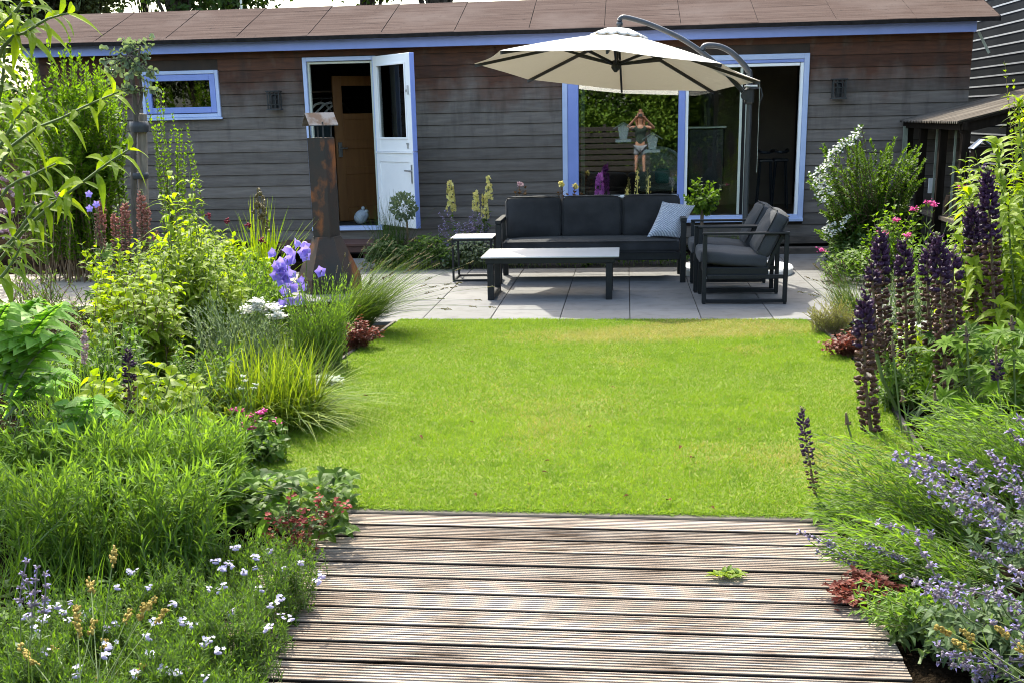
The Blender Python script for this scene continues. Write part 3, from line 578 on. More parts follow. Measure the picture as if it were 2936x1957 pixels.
mb = MB(); dbox(mb, s - .06, s - .045, -.02, 0, 2.0, 2.11); dbox(mb, s - .08, s - .06, -.03, 0, 2.03, 2.06); mb.build('latch', m['steel'], ul); mb = MB(); dbox(mb, s - .13, s - .09, -.02, 0, zm + .09, zm + .11); dbox(mb, s - .115, s - .10, -.02, 0, zm + .04, zm + .091); mb.build('key', m['steel'], ul)
mb = MB(); dbox(mb, 0, s, 0.004, th, zb, zm - .005); dbox(mb, 0, .085, -.006, .004, zb, zm - .005); dbox(mb, s - .095, s, -.006, .004, zb, zm - .005); dbox(mb, .085, s - .095, -.006, .004, zm - .13, zm - .005); dbox(mb, .085, s - .095, -.006, .004, zb, zb + .15); dbox(mb, 0, s, -.02, 0, zm - .02, zm - .002)
ll = mb.build('lower_door_leaf', m['white'], house)
mb = MB(); dbox(mb, s + .001, s + .014, -.002, th + .004, zb, zm - .006); mb.build('leaf_edge', m['peri'], ll)
mb = MB(); dbox(mb, s - .055, s - .02, -.012, 0, .93, 1.16); dbox(mb, s - .045, s - .03, -.05, 0, 1.075, 1.095); dbox(mb, s - .155, s - .03, -.055, -.04, 1.077, 1.093); mb.build('handle', m['steel'], ll)
# large window and sliding door
mb = MB(); a0, a1, b0, b1 = OP[2]; fr(mb, a0, a1, b0, b1, .065, FY - .05, FY + .08); big = mb.build('window', m['lilac'], house); big['label'] = 'wide glazed front with picture window on the left and sliding door on the right'
mb = MB(); bbox(mb, (-.744, FY - .04, .70), (-.605, FY + .06, b1 - .066), .004); bbox(mb, (.66, FY - .045, b0 + .066), (.745, FY + .06, b1 - .066), .004); bbox(mb, (-.6, FY - .035, 2.27), (.655, FY + .05, b1 - .066), .004); bbox(mb, (.75, FY - .035, 2.29), (a1 - .066, FY + .05, b1 - .066), .004); mb.build('mullion', m['peri'], big)
mb = MB(); bbox(mb, (.747, FY - .03, b0 + .066), (.785, FY + .05, 2.285), .003); bbox(mb, (a1 - .105, FY - .03, b0 + .066), (a1 - .067, FY + .05, 2.285), .003); bbox(mb, (.79, FY - .02, 2.25), (a1 - .11, FY + .05, 2.286), .003); bbox(mb, (-.744, FY - .06, .675), (.66, FY + .04, .705), .003); mb.build('inner_frame', m['white'], big)
mb = MB(); box(mb, (-.744, FY - .03, b0 + .066), (.66, FY + .05, .67)); mb.build('lower_panel', m['greywood'], big)
mb = MB(); pane(mb, -.6, .655, .707, 2.268, FY); mb.V[0][:, 1] -= .0117 * mb.V[0][:, 0]; mb.build('pane', m['glass_r'], big)
mb = MB(); bbox(mb, (1.425, FY, b0 + .07), (1.458, FY + .04, 2.248), .003); bbox(mb, (1.50, FY + .045, b0 + .07), (1.533, FY + .085, 2.248), .003); ss = mb.build('sliding_stile', m['cream'], big)
mb = MB(); box(mb, (1.459, FY + .03, b0 + .07), (1.499, FY + .06, 2.245)); mb.build('brush_seal', m['void'], ss)
mb = MB(); pane(mb, .786, 1.425, b0 + .07, 2.248, FY + .015); mb.build('sliding_pane', m['glass'], big)
mb = MB(); box(mb, (-.58, FY + .1, .72), (-.53, FY + .13, 2.2)); mb.build('curtain_edge', m['cream'], big)
mb = MB(); bbox(mb, (a0 - .0, FY - .085, b0 - .02), (a1 + .0, FY - .03, b0 + .02), .004); mb.build('sill', m['lilac'], big)
# step
st = thing('door_step', (-3.7, 15.0, 0), 'low red-brown wooden step in front of the open stable door', 'step')
mb = MB()
for i in range(4): bbox(mb, (-4.5, 14.72 + i * .155, .155), (-2.75, 14.72 + i * .155 + .148, .19), .004)
mb.build('tread', m['step'], st); mb = MB(); box(mb, (-4.45, 14.735, .08), (-2.8, 14.76, .154)); mb.build('riser', m['step'], st)
for x in (-4.4, -3.35, -2.85): mb = MB(); box(mb, (x, 14.77, -.02), (x + .09, 14.85, .154)); mb.build('post', m['step'], st)
mb = MB(); box(mb, (-4.2, FY - .03, .15), (-3.1, FY - .001 + .0, .298)); 
# lanterns
def lantern(c, label):
    r = thing('wall_lantern', (c[0], c[1], c[2]), label, 'lantern', 'cage lanterns on the cladding'); x, y, z = c; h = .24; w_ = .15
    mb = MB(); 
    for sx in (-1, 1):
        for sy in (-1, 1): bar(mb, (x + sx * w_ / 2, y + sy * .05, z + .015), (x + sx * w_ / 2, y + sy * .05, z + h - .01), .012)
    for zz in (.07, .135, .195):
        for sy in (-1, 1): bar(mb, (x - w_ / 2, y + sy * .05, z + zz), (x + w_ / 2, y + sy * .05, z + zz), .008)
    for xx in (-.03, .03): bar(mb, (x + xx, y - .05, z + .01), (x + xx, y - .05, z + h - .01), .008)
    mb.build('cage', m['blackm'], r)
    mb = MB(); bbox(mb, (x - w_ / 2 - .02, y - .07, z + h - .015), (x + w_ / 2 + .02, y + .06, z + h), .003); mb.build('cap', m['blackm'], r)
    mb = MB(); bbox(mb, (x - w_ / 2 - .02, y - .07, z), (x + w_ / 2 + .02, y + .06, z + .014), .003); mb.build('base_plate', m['gunm'], r)
    mb = MB(); lathe(mb, [(.0, .02), (.035, .02), (.035, .17), (.012, .19), (.012, .22), (0, .22)], (x, y, z), 12); mb.build('glass_chimney', m['anth'], r)
    mb = MB(); bbox(mb, (x - .03, y + .055, z + .03), (x + .03, FY - .02, z + .2), .003); mb.build('bracket', m['blackm'], r)
lantern((-4.538, 15.33, 1.86), 'small black cage lantern on the wall between small window and open door, rust stain below')
lantern((2.62, 15.33, 1.84), 'small black cage lantern on the wall right of the glazed sliding door')
# inside the hall
idr = thing('inner_door', (-3.35, 16.9, .33), 'varnished pine inner door standing ajar in the dark hallway', 'door')
mb = MB(); ix0, ix1, iy0, iy1 = -4.0, -3.33, 16.3, 16.75
def ibox(mb, s0, s1, t0, t1, z0, z1):
    b = MB(); bbox(b, (s0, t0, z0), (s1, t1, z1), .004); V = b.V[0]; e = nrm(np.array([ix1 - ix0, iy1 - iy0, 0])); f = np.array([-e[1], e[0], 0]); W = np.array([ix0, iy0, 0]) + V[:, :1] * e + V[:, 1:2] * f + np.array([0, 0, 1.]) * V[:, 2:]
    for q_, _ in b.F: mb.F.append((q_ + mb.n, 0))
    mb.V.append(W); mb.T.append(np.full(len(V), .5)); mb.n += len(V)
IL = math.hypot(ix1 - ix0, iy1 - iy0)
for a_, b_ in ((0, .13), (IL - .13, IL)): ibox(mb, a_, b_, 0, .04, .345, 2.3)
for a_, b_ in ((.345, .53), (.98, 1.08), (1.33, 1.45), (1.72, 1.8), (2.17, 2.3)): ibox(mb, .13, IL - .13, 0, .04, a_, b_)
ibox(mb, .13, IL - .13, .012, .03, .53, 1.75); mb.build('leaf', m['pine'], idr)
mb = MB(); ibox(mb, .13, IL - .13, .015, .025, 1.8, 2.17); mb.build('pane', m['glass_s'], idr); mb = MB(); ibox(mb, .03, .09, -.02, 0, 1.22, 1.42); ibox(mb, .04, .16, -.05, -.035, 1.33, 1.35); mb.build('handle', m['steel'], idr)
cup = thing('low_cupboard', (-4.35, 16.7, .33), 'pale painted cupboard inside the open stable door', 'cupboard'); mb = MB(); bbox(mb, (-4.7, 16.6, .48), (-4.02, 17., 1.08), .006); mb.build('carcass', m['pale_in'], cup); mb = MB(); bbox(mb, (-4.68, 16.62, .33), (-4.04, 16.98, .47), .005); mb.build('base', m['darkwall'], cup)
rail = thing('coat_rail', (-4.3, 16.95, 2.05), 'coat rail with shelf in the dark hallway', 'rail'); mb = MB(); tube(mb, [(-5.1, 16.95, 2.02), (-3.7, 16.95, 2.02)], .012); mb.build('rod', m['steel'], rail); mb = MB(); box(mb, (-5.1, 16.8, 2.1), (-3.75, 17.1, 2.12)); mb.build('shelf', m['inwall'], rail)
for i, x in enumerate((-4.33, -4.2, -4.07)):
    h = thing('coat_hanger', (x, 16.9, 1.8), 'pale wooden coat hanger, %s of the three in the doorway' % ('leftmost', 'middle', 'rightmost')[i], 'hanger', 'hangers on the hallway rail')
    mb = MB(); tube(mb, [(x - .2, 16.75, 1.8), (x - .06, 16.85, 1.94), (x + .0, 16.9, 1.96), (x + .06, 16.95, 1.94), (x + .14, 17.02, 1.8)], [.012, .018, .02, .018, .012], 6); bar(mb, (x - .19, 16.76, 1.8), (x + .13, 17.01, 1.8), .015); mb.build('bow', m['white'], h); mb = MB(); tube(mb, [(x, 16.9, 1.97), (x + .02, 16.92, 2.0), (x, 16.95, 2.035)], .003, 5); mb.build('hook', m['steel'], h)
cm = mat('dark_green_cloth', (.012, .022, .026), (.02, .03, .034), 8, .9)
for nm, x0, x1, z0, z1, mt, lb in (('coat', -4.42, -4.1, 1.05, 1.78, cm, 'dark teal coat hanging below the hangers'), ('scarf', -4.36, -4.2, .78, 1.15, mat('brown_cloth', (.09, .07, .06), None, 8, .9), 'brown scarf hanging in front of the pale cupboard')):
    mb = MB(); rbox(mb, ((x0 + x1) / 2, 16.5, (z0 + z1) / 2), (x1 - x0, .12, z1 - z0), .05, (0, .03, 0), None, 9, .008); tag(mb.build(nm, mt, smooth=True), lb, nm)
sk_ = MB(); q = dp(1036, 622, 15.85); rbox(sk_, (q[0], 15.85, .44), (.16, .15, .2), .072, (.01, .01, .0), rotm('Y', .35), 9, .006); blobs(sk_, np.array([(q[0] + .03, 15.85, .55), (q[0] + .075, 15.84, .51)]), np.array([(.2, 0, 1), (1, 0, .2)]), .07, .06); tag(sk_.build('cloth_bag', m['pale_in'], smooth=True), 'small tied white bag on the hallway floor behind the threshold', 'bag')
mb = MB(); bbox(mb, (-4.0, 15.62, .331), (-3.2, 16.2, .345), .004); tag(mb.build('door_mat', m['void']), 'dark door mat inside the stable door threshold', 'mat')
# inside the living room
sv = thing('wood_stove', (1.15, 17.0, .36), 'black wood stove with flue pipe behind the sliding door', 'stove'); mb = MB(); bbox(mb, (.86, 16.8, .62), (1.36, 17.2, 1.5), .02); mb.build('body', m['blackm'], sv); mb = MB(); bbox(mb, (.84, 16.78, 1.5), (1.38, 17.22, 1.53), .006); mb.build('top_plate', m['steel'], sv); mb = MB(); tube(mb, [(1.12, 17., 1.53), (1.12, 17., 2.5)], .1, 14); mb.build('flue', m['blackm'], sv); mb = MB(); bbox(mb, (.95, 16.9, .36), (1.28, 17.1, .62), .02); mb.build('pedestal', m['blackm'], sv)
for i, (x, y) in enumerate(((1.98, 17.3), (2.2, 17.35))):
    h = thing('bar_stool', (x, y, .36), 'dark bar stool seen through the sliding door, %s' % ('nearer the door opening middle', 'nearer the right frame')[i], 'stool', 'bar stools in the room')
    mb = MB(); tube(mb, [(x + .1 * math.cos(a_), y + .12 * math.sin(a_), 1.17 + .02 * math.sin(a_)) for a_ in np.linspace(2.6, 6.8, 9)], .02, 6); bbox(mb, (x - .1, y - .12, 1.02), (x + .1, y + .1, 1.06), .02); mb.build('seat', m['gunm'], h)
    for sx in (-1, 1):
        for sy in (-1, 1): mb = MB(); tube(mb, [(x + sx * .07, y + sy * .07, 1.02), (x + sx * .11, y + sy * .11, .36)], .012, 6); mb.build('leg', m['gunm'], h)
ch = thing('shell_chair', (.45, 16.5, .36), 'rounded white shell chair behind the picture window', 'chair'); mb = MB(); tube(mb, [(.45 + .33 * math.cos(a_), 16.5, .98 + .28 * math.sin(a_)) for a_ in np.linspace(.3, 3.0, 14)], .022, 8); mb.build('rim', m['white'], ch)
mb = MB(); rbox(mb, (.45, 16.62, .98), (.56, .1, .42), .05, (0, .02, .05)); mb.build('back', m['cream'], ch, True); mb = MB(); rbox(mb, (.45, 16.45, .74), (.56, .45, .1), .05); mb.build('seat', m['cream'], ch, True)
for sx in (-1, 1):
    for sy in (-1, 1): mb = MB(); tube(mb, [(.45 + sx * .2, 16.45 + sy * .16, .7), (.45 + sx * .25, 16.45 + sy * .2, .36)], .014, 6); mb.build('leg', m['pine'], ch)
mb = MB(); rbox(mb, (.5, 16.4, .89), (.2, .1, .2), .05, (0, .03, 0)); tag(mb.build('teal_cushion', mat('teal_cloth', (.15, .55, .48), None, 8, .8), smooth=True), 'small teal cushion on the white shell chair', 'cushion')
pr_ = thing('picture_frame', (1.72, 17.6, .9), 'slim white frame leaning against the wall behind the sliding door', 'frame'); mb = MB(); bbox(mb, (1.75, 17.58, 1.05), (1.77, 17.6, 1.95), .003); bbox(mb, (1.66, 17.58, 1.03), (1.77, 17.6, 1.05), .003); mb.build('border', m['white'], pr_)
for (u, v, lb) in ((920, 905, 'left frosted house-shaped bird feeder stuck on the picture window, the higher one'), (1118, 975, 'right frosted house-shaped bird feeder stuck on the picture window, the lower one')):
    q = dp(1400 + u / 2.3755, v / 2.3755, FY - .03); fd = thing('window_feeder', (q[0], FY - .03, q[2] - .1), lb, 'bird feeder', 'window feeders'); x, z = q[0], q[2]; y = FY - .012
    mb = MB(); V = [(x - .07, y, z + .06), (x, y, z + .11), (x + .07, y, z + .06), (x + .045, y, z - .08), (x - .045, y, z - .08)]; V = V + [(a_, y - .01, c_) for a_, b_, c_ in V]; mb.add(V, [np.array([[0, 1, 2, 3, 4], [9, 8, 7, 6, 5]]), np.array([[k, k + 5, (k + 1) % 5 + 5, (k + 1) % 5] for k in range(5)])]); mb.build('body', m['acryl'], fd)
    mb = MB(); bar(mb, (x - .13, y - .03, z + .045), (x, y - .03, z + .125), .06, .006); bar(mb, (x, y - .03, z + .125), (x + .13, y - .03, z + .045), .06, .006); mb.build('roof', m['acryl'], fd); mb = MB(); bbox(mb, (x - .1, y - .07, z - .12), (x + .1, y, z - .085), .003); mb.build('tray', m['acryl'], fd)
# ================================================================== RIGHT-HAND BARN, LOG STORE, NEIGHBOUR, REFLECTED GARDEN
barn = thing('dark_barn', (6.2, 17, 0), 'tall charcoal boarded barn wall with thin white lines beyond the house corner', 'barn'); mb = MB(); mb2 = MB()
for i in range(42):
    z = i * .134; box(mb, (5.2, 9.5, z), (5.26, 26, z + .112), 0, R()); box(mb2, (5.194, 9.5, z + .1125), (5.26, 26, z + .1335))
box(mb, (5.28, 9.5, 0), (9, 26, 5.6)); mb.build('wall', m['barn'], barn); mb2.build('white_line', m['batten'], barn)
ls = thing('log_store', (4.2, 14, 0), 'open lean-to log store with corrugated roof against the dark barn', 'shed'); mb = MB(); xs_ = np.linspace(3.38, 5.19, 3); yy = np.arange(12.72, 15.38, .0095); V = []
for x in xs_:
    for y in yy: V.append((x, y, 1.56 + (x - 3.38) * .235 + .013 * math.sin(y * 2 * math.pi / .076)))
n2 = len(yy); i, j = np.meshgrid(np.arange(2), np.arange(n2 - 1), indexing='ij'); f = np.stack([i * n2 + j, (i + 1) * n2 + j, (i + 1) * n2 + j + 1, i * n2 + j + 1], -1).reshape(-1, 4); V = np.array(V); mb.add(V, f); mb.add(V - [0, 0, .004], f[:, ::-1]); lr = mb.build('roof', m['corr'], ls, True)
mb = MB(); bar(mb, (3.42, 12.78, 1.50), (5.19, 12.78, 1.915), .03, .12); bar(mb, (3.46, 12.7, 1.52), (3.46, 15.38, 1.52), .05, .08); bar(mb, (3.4, 12.74, 1.555), (5.19, 12.74, 1.975), .02, .04); mb.build('rafter', m['shedw'], ls)
for y in (12.82, 13.7, 14.6, 15.3): mb = MB(); bar(mb, (3.5, y, 0), (3.5, y, 1.5), .08); mb.build('post', m['shedw'], ls)
mb = MB(); box(mb, (5.1, 12.8, 0), (5.15, 15.4, 1.85)); 
for k in range(9): box(mb, (3.9 + k * .142, 12.79, 0), (4.03 + k * .142, 12.82, 1.58 + k * .03), 0, R())
mb.build('boarding', m['shedw'], ls); mb = MB()
for y, x_, z0_, w_ in ((13.15, 3.6, .54, .022), (13.55, 3.6, .54, .022), (13.95, 3.6, .54, .022), (14.35, 3.6, .54, .022), (15.24, 3.44, .75, .05)): mb = MB(); bar(mb, (x_, y, z0_), (x_, y + .02, 1.5), w_); mb.build('lath', m['greenlath'], ls)
mb = MB(); box(mb, (3.5, 12.85, .5), (5.0, 15.2, .54)); mb.build('shelf', m['sleeper'], ls)
for k in range(7):
    y = 13.0 + k * .16; mb = MB(); tube(mb, [(3.6 + R(0, .06), y, .62 + .07 * (k % 2)), (3.95, y + R(-.02, .02), .62 + .07 * (k % 2))], R(.055, .075), 7); tag(mb.build('firewood_log', m['logw']), 'split firewood log on the shelf of the log store', 'log', 'logs in the log store')
bx = thing('bird_box', (3.5, 12.6, 1.1), 'small bird box with pale metal roof on the log store front', 'bird box'); q = P(2258, 335, 12.5); x, y, z = q
mb = MB(); bbox(mb, (x - .08, 12.5, z - .17), (x + .08, 12.64, z - .02), .004); mb.build('body', m['shedw'], bx); mb = MB(); bar(mb, (x - .1, 12.56, z - .03), (x, 12.56, z + .06), .2, .008); bar(mb, (x, 12.56, z + .06), (x + .12, 12.56, z - .03), .2, .008); mb.build('roof', m['batten'], bx)
q = P(2146, 427, 14.9); mb = MB(); bbox(mb, (q[0] - .07, 14.9, q[2] - .09), (q[0] + .075, 14.92, q[2] + .09), .004); tag(mb.build('noticeboard', m['white']), 'blank white square board leaning beside the log store post', 'panel')
nh = thing('neighbour_house', (2, 34, 0), 'grey rendered neighbouring house just showing above the roof ridge', 'house'); mb = MB(); box(mb, (-1.2, 33, 0), (6.5, 40, 6.6)); mb.build('wall', m['nb'], nh); mb = MB(); fr(mb, -.5, .45, 4.4, 5.9, .1, 32.9, 33.02); wf = mb.build('window', m['pine'], nh); mb = MB(); pane(mb, -.4, .35, 4.5, 5.8, 32.95); mb.build('pane', m['glass_s'], wf); mb = MB(); mb.add([(-1.6, 32.6, 6.5), (6.9, 32.6, 6.5), (6.9, 36.5, 8.6), (-1.6, 36.5, 8.6), (6.9, 40.4, 6.5), (-1.6, 40.4, 6.5)], np.array([[0, 1, 2, 3], [3, 2, 4, 5], [0, 5, 4, 1]])); mb.build('roof', m['bitumen'], nh)
# ================================================================== TREES
def tree(name, label, c, h, rc, zc, n, L, lm, tr=.14, trunk_top=None, group=None, lean=(0, 0), ncl=40, gap=.0, seed=1, cat='tree', bark=None):
    r = thing(name, (c[0], c[1], 0), label, cat, group); base = np.array([c[0], c[1], 0.]); cc = np.array([c[0] + lean[0], c[1] + lean[1], zc]); rc = np.array(rc)
    top = cc + [0, 0, rc[2] * .5]; mb = MB(); tube(mb, [base + (top - base) * t_ + np.array([.06 * math.sin(5 * t_ + c[0]), 0, 0]) * tr * 6 for t_ in np.linspace(0, 1, 8)], tr * np.linspace(1, .3, 8), 8)
    cl = cc + sph(ncl) * (R(.25, 1, ncl) ** .5)[:, None] * rc * .85; B = np.array([base + (top - base) * R(.35, .8) for _ in range(ncl)]); pa = paths_to(B, cl, 5, 1., .25, .05); stems(mb, pa, tr * .28, tr * .06, 4); mb.build('trunk', bark or m['bark'], r)
    k = n // ncl; sz = R(.18, .42, ncl)[:, None, None] * rc.mean()
    q = cl[:, None] + rng.normal(size=(ncl, k, 3)) * sz * np.array([.62, .62, .42]); q = q.reshape(-1, 3); N = len(q); D = sph(N); D[:, 2] -= .35; mb = MB()
    diamonds(mb, q, D, sph(N) + [0, 0, 1.], L * R(.6, 1.3, N), L * .62 * R(.7, 1.2, N), .15, np.clip(np.repeat(R(0, 1, ncl), k) * .6 + R(0, .4, N), 0, 1)); mb.build('crown', lm, r); return r
def tx(u, Y): return P(u, 20, Y)[0]
lt = leafmat('willow_leaf', (.06, .085, .04), (.13, .16, .075), .4, warm=(1.3, 1.3, .8))
tree('broadleaf_tree', 'pale feathery tree behind the far left end of the roof', (tx(70, 27), 27), 9, (2.0, 1.6, 2.6), 5.9, 20000, .15, lt, .16, group='trees behind the house', ncl=60)
tree('broadleaf_tree', 'pale grey-green tree behind the roof, second from the left', (tx(185, 30), 30), 9, (1.3, 1.6, 2.6), 6.2, 16000, .15, lt, .14, group='trees behind the house', ncl=45)
tree('broadleaf_tree', 'sparse light tree behind the roof showing white sky through it', (tx(335, 29), 29), 9, (.9, 1.4, 2.4), 6.3, 6000, .14, lt, .1, group='trees behind the house', ncl=30)
tree('broadleaf_tree', 'dark thick-trunked tree behind the roof above the small window', (tx(405, 24), 24), 9, (1.3, 1.4, 2.4), 5.9, 15000, .15, G['tree'], .24, group='trees behind the house', ncl=50)
tree('broadleaf_tree', 'dense dark tree behind the roof left of the white sky gap', (tx(535, 27), 27), 9, (1.0, 1.4, 2.6), 6.3, 15000, .15, G['tree'], .2, group='trees behind the house', ncl=45)
tree('broadleaf_tree', 'bright green tree top just above the ridge over the open door', (tx(840, 30), 30), 9, (1.9, 1.6, 2.4), 6.55, 11000, .14, G['rtree'], .2, group='trees behind the house', ncl=45)
tree('broadleaf_tree', 'darker tree top just above the ridge right of the open door', (tx(1010, 29), 29), 9, (1.8, 1.6, 2.4), 6.5, 11000, .14, G['tree'], .2, group='trees behind the house', ncl=45)
tree('evergreen_tree', 'dark evergreen tree beyond the far left end of the house', (-9.6, 16.2), 5, (1.5, 1.0, 1.7), 2.3, 9000, .12, G['tree'], .12, ncl=40)
mb = MB(); q = P(553, 8, 25); tube(mb, [(q[0], 25, 0), (q[0], 25, 7)], .03, 6); tag(mb.build('mast_pole', m['steel']), 'thin pale pole rising behind the roof beside the dark trees', 'pole')
# the garden behind the photographer, mirrored in the windows
for i, (x, y, h_, rx, zc, lb) in enumerate(((-2.4, -7.5, 7, 1.7, 1.9, 'leafy tree mirrored at the left of the picture window'), (-.2, -8.6, 9, 1.9, 2.2, 'taller leafy tree mirrored behind the photographer'), (1.7, -7.8, 7, 1.6, 1.9, 'leafy tree mirrored at the right of the picture window'), (4.0, -8, 7, 1.9, 2.0, 'leafy tree mirrored in the sliding door'), (-14.6, -9, 8, 2.2, 4.6, 'tree mirrored in the small window'))):
    tree('garden_tree', lb, (x, y), h_, (rx, .9, 2.6), zc, 20000, .15, lt if x < -10 else G['rtree'], .12, group='trees mirrored in the windows', ncl=50)
fc = thing('slatted_fence', (0, -6, 0), 'dark slatted fence mirrored low in the picture window', 'fence'); mb = MB()
for k in range(8): bbox(mb, (-2.6, -6.04, .05 + k * .17), (.2, -6., .18 + k * .17), .004, 0, R())
mb.build('slat_panel', m['fence'], fc)
for x in (-2.6, -1.2, .15): mb = MB(); bbox(mb, (x, -6.12, -.02), (x + .09, -6.045, 1.45), .004); mb.build('post', m['fence'], fc)
# ================================================================== FURNITURE
A = m['anth']
def U_side(mb, x0, x1, y, w, z1, wy=.045):
    """a flat bar rectangle standing across x at depth y"""
    bbox(mb, (x0, y, 0.004), (x0 + w, y + wy, z1), .004); bbox(mb, (x1 - w, y, .004), (x1, y + wy, z1), .004)
sofa = thing('garden_sofa', (-.37, 12.65, 0), 'charcoal three-seat garden sofa with anthracite metal frame on the grey patio', 'sofa')
sx0, sx1, sy0, sy1 = -1.363, .632, 12.288, 13.03
mb = MB(); bbox(mb, (sx0 + .06, sy0 + .02, .235), (sx1 - .06, sy1 - .02, .315), .006); bbox(mb, (sx0 + .06, sy1 - .05, .3), (sx1 - .06, sy1 - .01, .60), .005); bbox(mb, (sx0 + .06, sy1 - .045, .62), (sx1 - .06, sy1 - .015, .66), .005); mb.build('frame', A, sofa)
for x in (sx0, sx1 - .062):
    mb = MB(); bbox(mb, (x, sy0, .625), (x + .062, sy1, .665), .004); mb.build('armrest', A, sofa)
    for y in (sy0, sy1 - .06): mb = MB(); bbox(mb, (x + .002, y + .002, .0), (x + .06, y + .058, .624), .004); mb.build('leg', A, sofa)
mb = MB(); rbox(mb, ((sx0 + sx1) / 2, (sy0 + sy1) / 2 - .01, .378), (1.87, .70, .125), .035, (0, .008, .014), None, 11); mb.build('seat_cushion', m['fab'], sofa, True)
mb = MB(); y = sy0 - .008
tube(mb, [(sx0 + .1, y, .432), (sx1 - .1, y, .432)], .006, 6, 0); tube(mb, [(sx0 + .1, y, .322), (sx1 - .1, y, .322)], .006, 6); mb.build('piping', m['piping'], sofa)
bx_ = [-1.302, -.690, -.038, .586]
for k in range(3):
    a0, a1 = bx_[k] + .004, bx_[k + 1] - .004; tl = -.14; cz = .645; mb = MB()
    rbox(mb, ((a0 + a1) / 2, 12.83, cz), (a1 - a0, .17, .44), .05, (.008, .03, .014), rotm('X', tl), 11, .0035); bc = mb.build('back_cushion', m['fab'], sofa, True)
    mb = MB(); rm = rotm('X', tl); W2, H2 = (a1 - a0) / 2 - .018, .215; ring = [(-W2, -.072, -H2), (-W2, -.072, H2), (W2, -.072, H2), (W2, -.072, -H2), (-W2, -.072, -H2)]; pts = []
    for i in range(4):
        for t_ in np.linspace(0, 1, 6)[:-1]: pts.append(np.array(ring[i]) * (1 - t_) + np.array(ring[i + 1]) * t_)
    tube(mb, [rm @ np.array(p_) + np.array([(a0 + a1) / 2, 12.83, cz]) for p_ in pts + [pts[0]]], .006, 5); mb.build('piping', m['piping'], bc)
# scatter cushion
cor = [dp(1854.5, 680, 12.42), dp(1949, 683, 12.45), dp(1993, 590, 12.72), dp(1899, 578, 12.70)]
mb = MB(); n = 17; s_, t_ = np.meshgrid(np.linspace(-1, 1, n), np.linspace(-1, 1, n), indexing='ij'); cor = np.array(cor); nn = nrm(np.cross(cor[1] - cor[0], cor[3] - cor[0]))
a_, b_ = (s_ + 1) / 2, (t_ + 1) / 2; pin = .07 * ((1 - s_ ** 2) * np.abs(t_) ** 3 * np.sign(t_)), .07 * ((1 - t_ ** 2) * np.abs(s_) ** 3 * np.sign(s_)); a2, b2 = a_ - pin[1] * .6, b_ - pin[0] * .6
base = (cor[0] * ((1 - a2) * (1 - b2))[..., None] + cor[1] * (a2 * (1 - b2))[..., None] + cor[2] * (a2 * b2)[..., None] + cor[3] * ((1 - a2) * b2)[..., None]); th_ = .075 * np.sqrt(np.clip((1 - s_ ** 4) * (1 - t_ ** 4), 0, 1)) + .004 * np.sin(5 * s_ + 2 * t_)
i, j = np.meshgrid(np.arange(n - 1), np.arange(n - 1), indexing='ij'); i = i.ravel(); j = j.ravel(); f = np.stack([i * n + j, (i + 1) * n + j, (i + 1) * n + j + 1, i * n + j + 1], -1)
mb.add((base + nn * th_[..., None]).reshape(-1, 3), f); mb.add((base - nn * th_[..., None]).reshape(-1, 3), f[:, ::-1]); tag(mb.build('scatter_cushion', m['weave'], smooth=True), 'pale blue-grey woven scatter cushion leaning at the right end of the sofa', 'cushion')
# coffee table
ct = thing('coffee_table', (-.72, 11.47, 0), 'long low coffee table with pale grey top and black flat-bar legs before the sofa', 'table')
mb = MB(); bbox(mb, (-1.378, 11.11, .406), (-.058, 11.85, .42), .003); mb.build('tabletop', m['top'], ct)
mb = MB(); bbox(mb, (-1.34, 11.15, .35), (-.10, 11.19, .405), .003); bbox(mb, (-1.34, 11.77, .35), (-.10, 11.81, .405), .003); bbox(mb, (-1.32, 11.19, .36), (-1.28, 11.77, .404), .003); bbox(mb, (-.16, 11.19, .36), (-.12, 11.77, .404), .003); mb.build('frame', A, ct)
for x in (-1.325, -.185):
    for y in (11.145, 11.755): mb = MB(); bbox(mb, (x, y, .0), (x + .062, y + .06, .349), .003); mb.build('leg', A, ct)
    mb = MB(); bbox(mb, (x + .004, 11.206, .006), (x + .058, 11.754, .045), .003); mb.build('floor_rail', A, ct)
# side table
sd = thing('side_table', (-1.65, 12.72, 0), 'small square side table with thin black frame at the left of the sofa', 'table'); a0, a1, b0, b1 = -1.862, -1.425, 12.48, 12.93
mb = MB(); bbox(mb, (a0 - .01, b0 - .01, .458), (a1 + .01, b1 + .01, .47), .002); mb.build('tabletop', m['top'], sd)
for x in (a0, a1 - .022):
    for y in (b0, b1 - .022): mb = MB(); bbox(mb, (x, y, 0), (x + .022, y + .022, .457), .002); mb.build('leg', A, sd)
mb = MB()
for z, nm_ in ((.004, 'floor_frame'), (.434, 'frame')):
    mb = MB()
    for y in (b0 + .001, b1 - .021): bbox(mb, (a0 + .022, y, z), (a1 - .022, y + .02, z + .02), .002)
    for x in (a0 + .001, a1 - .021): bbox(mb, (x, b0 + .022, z), (x + .02, b1 - .022, z + .02), .002)
    mb.build(nm_, A, sd)
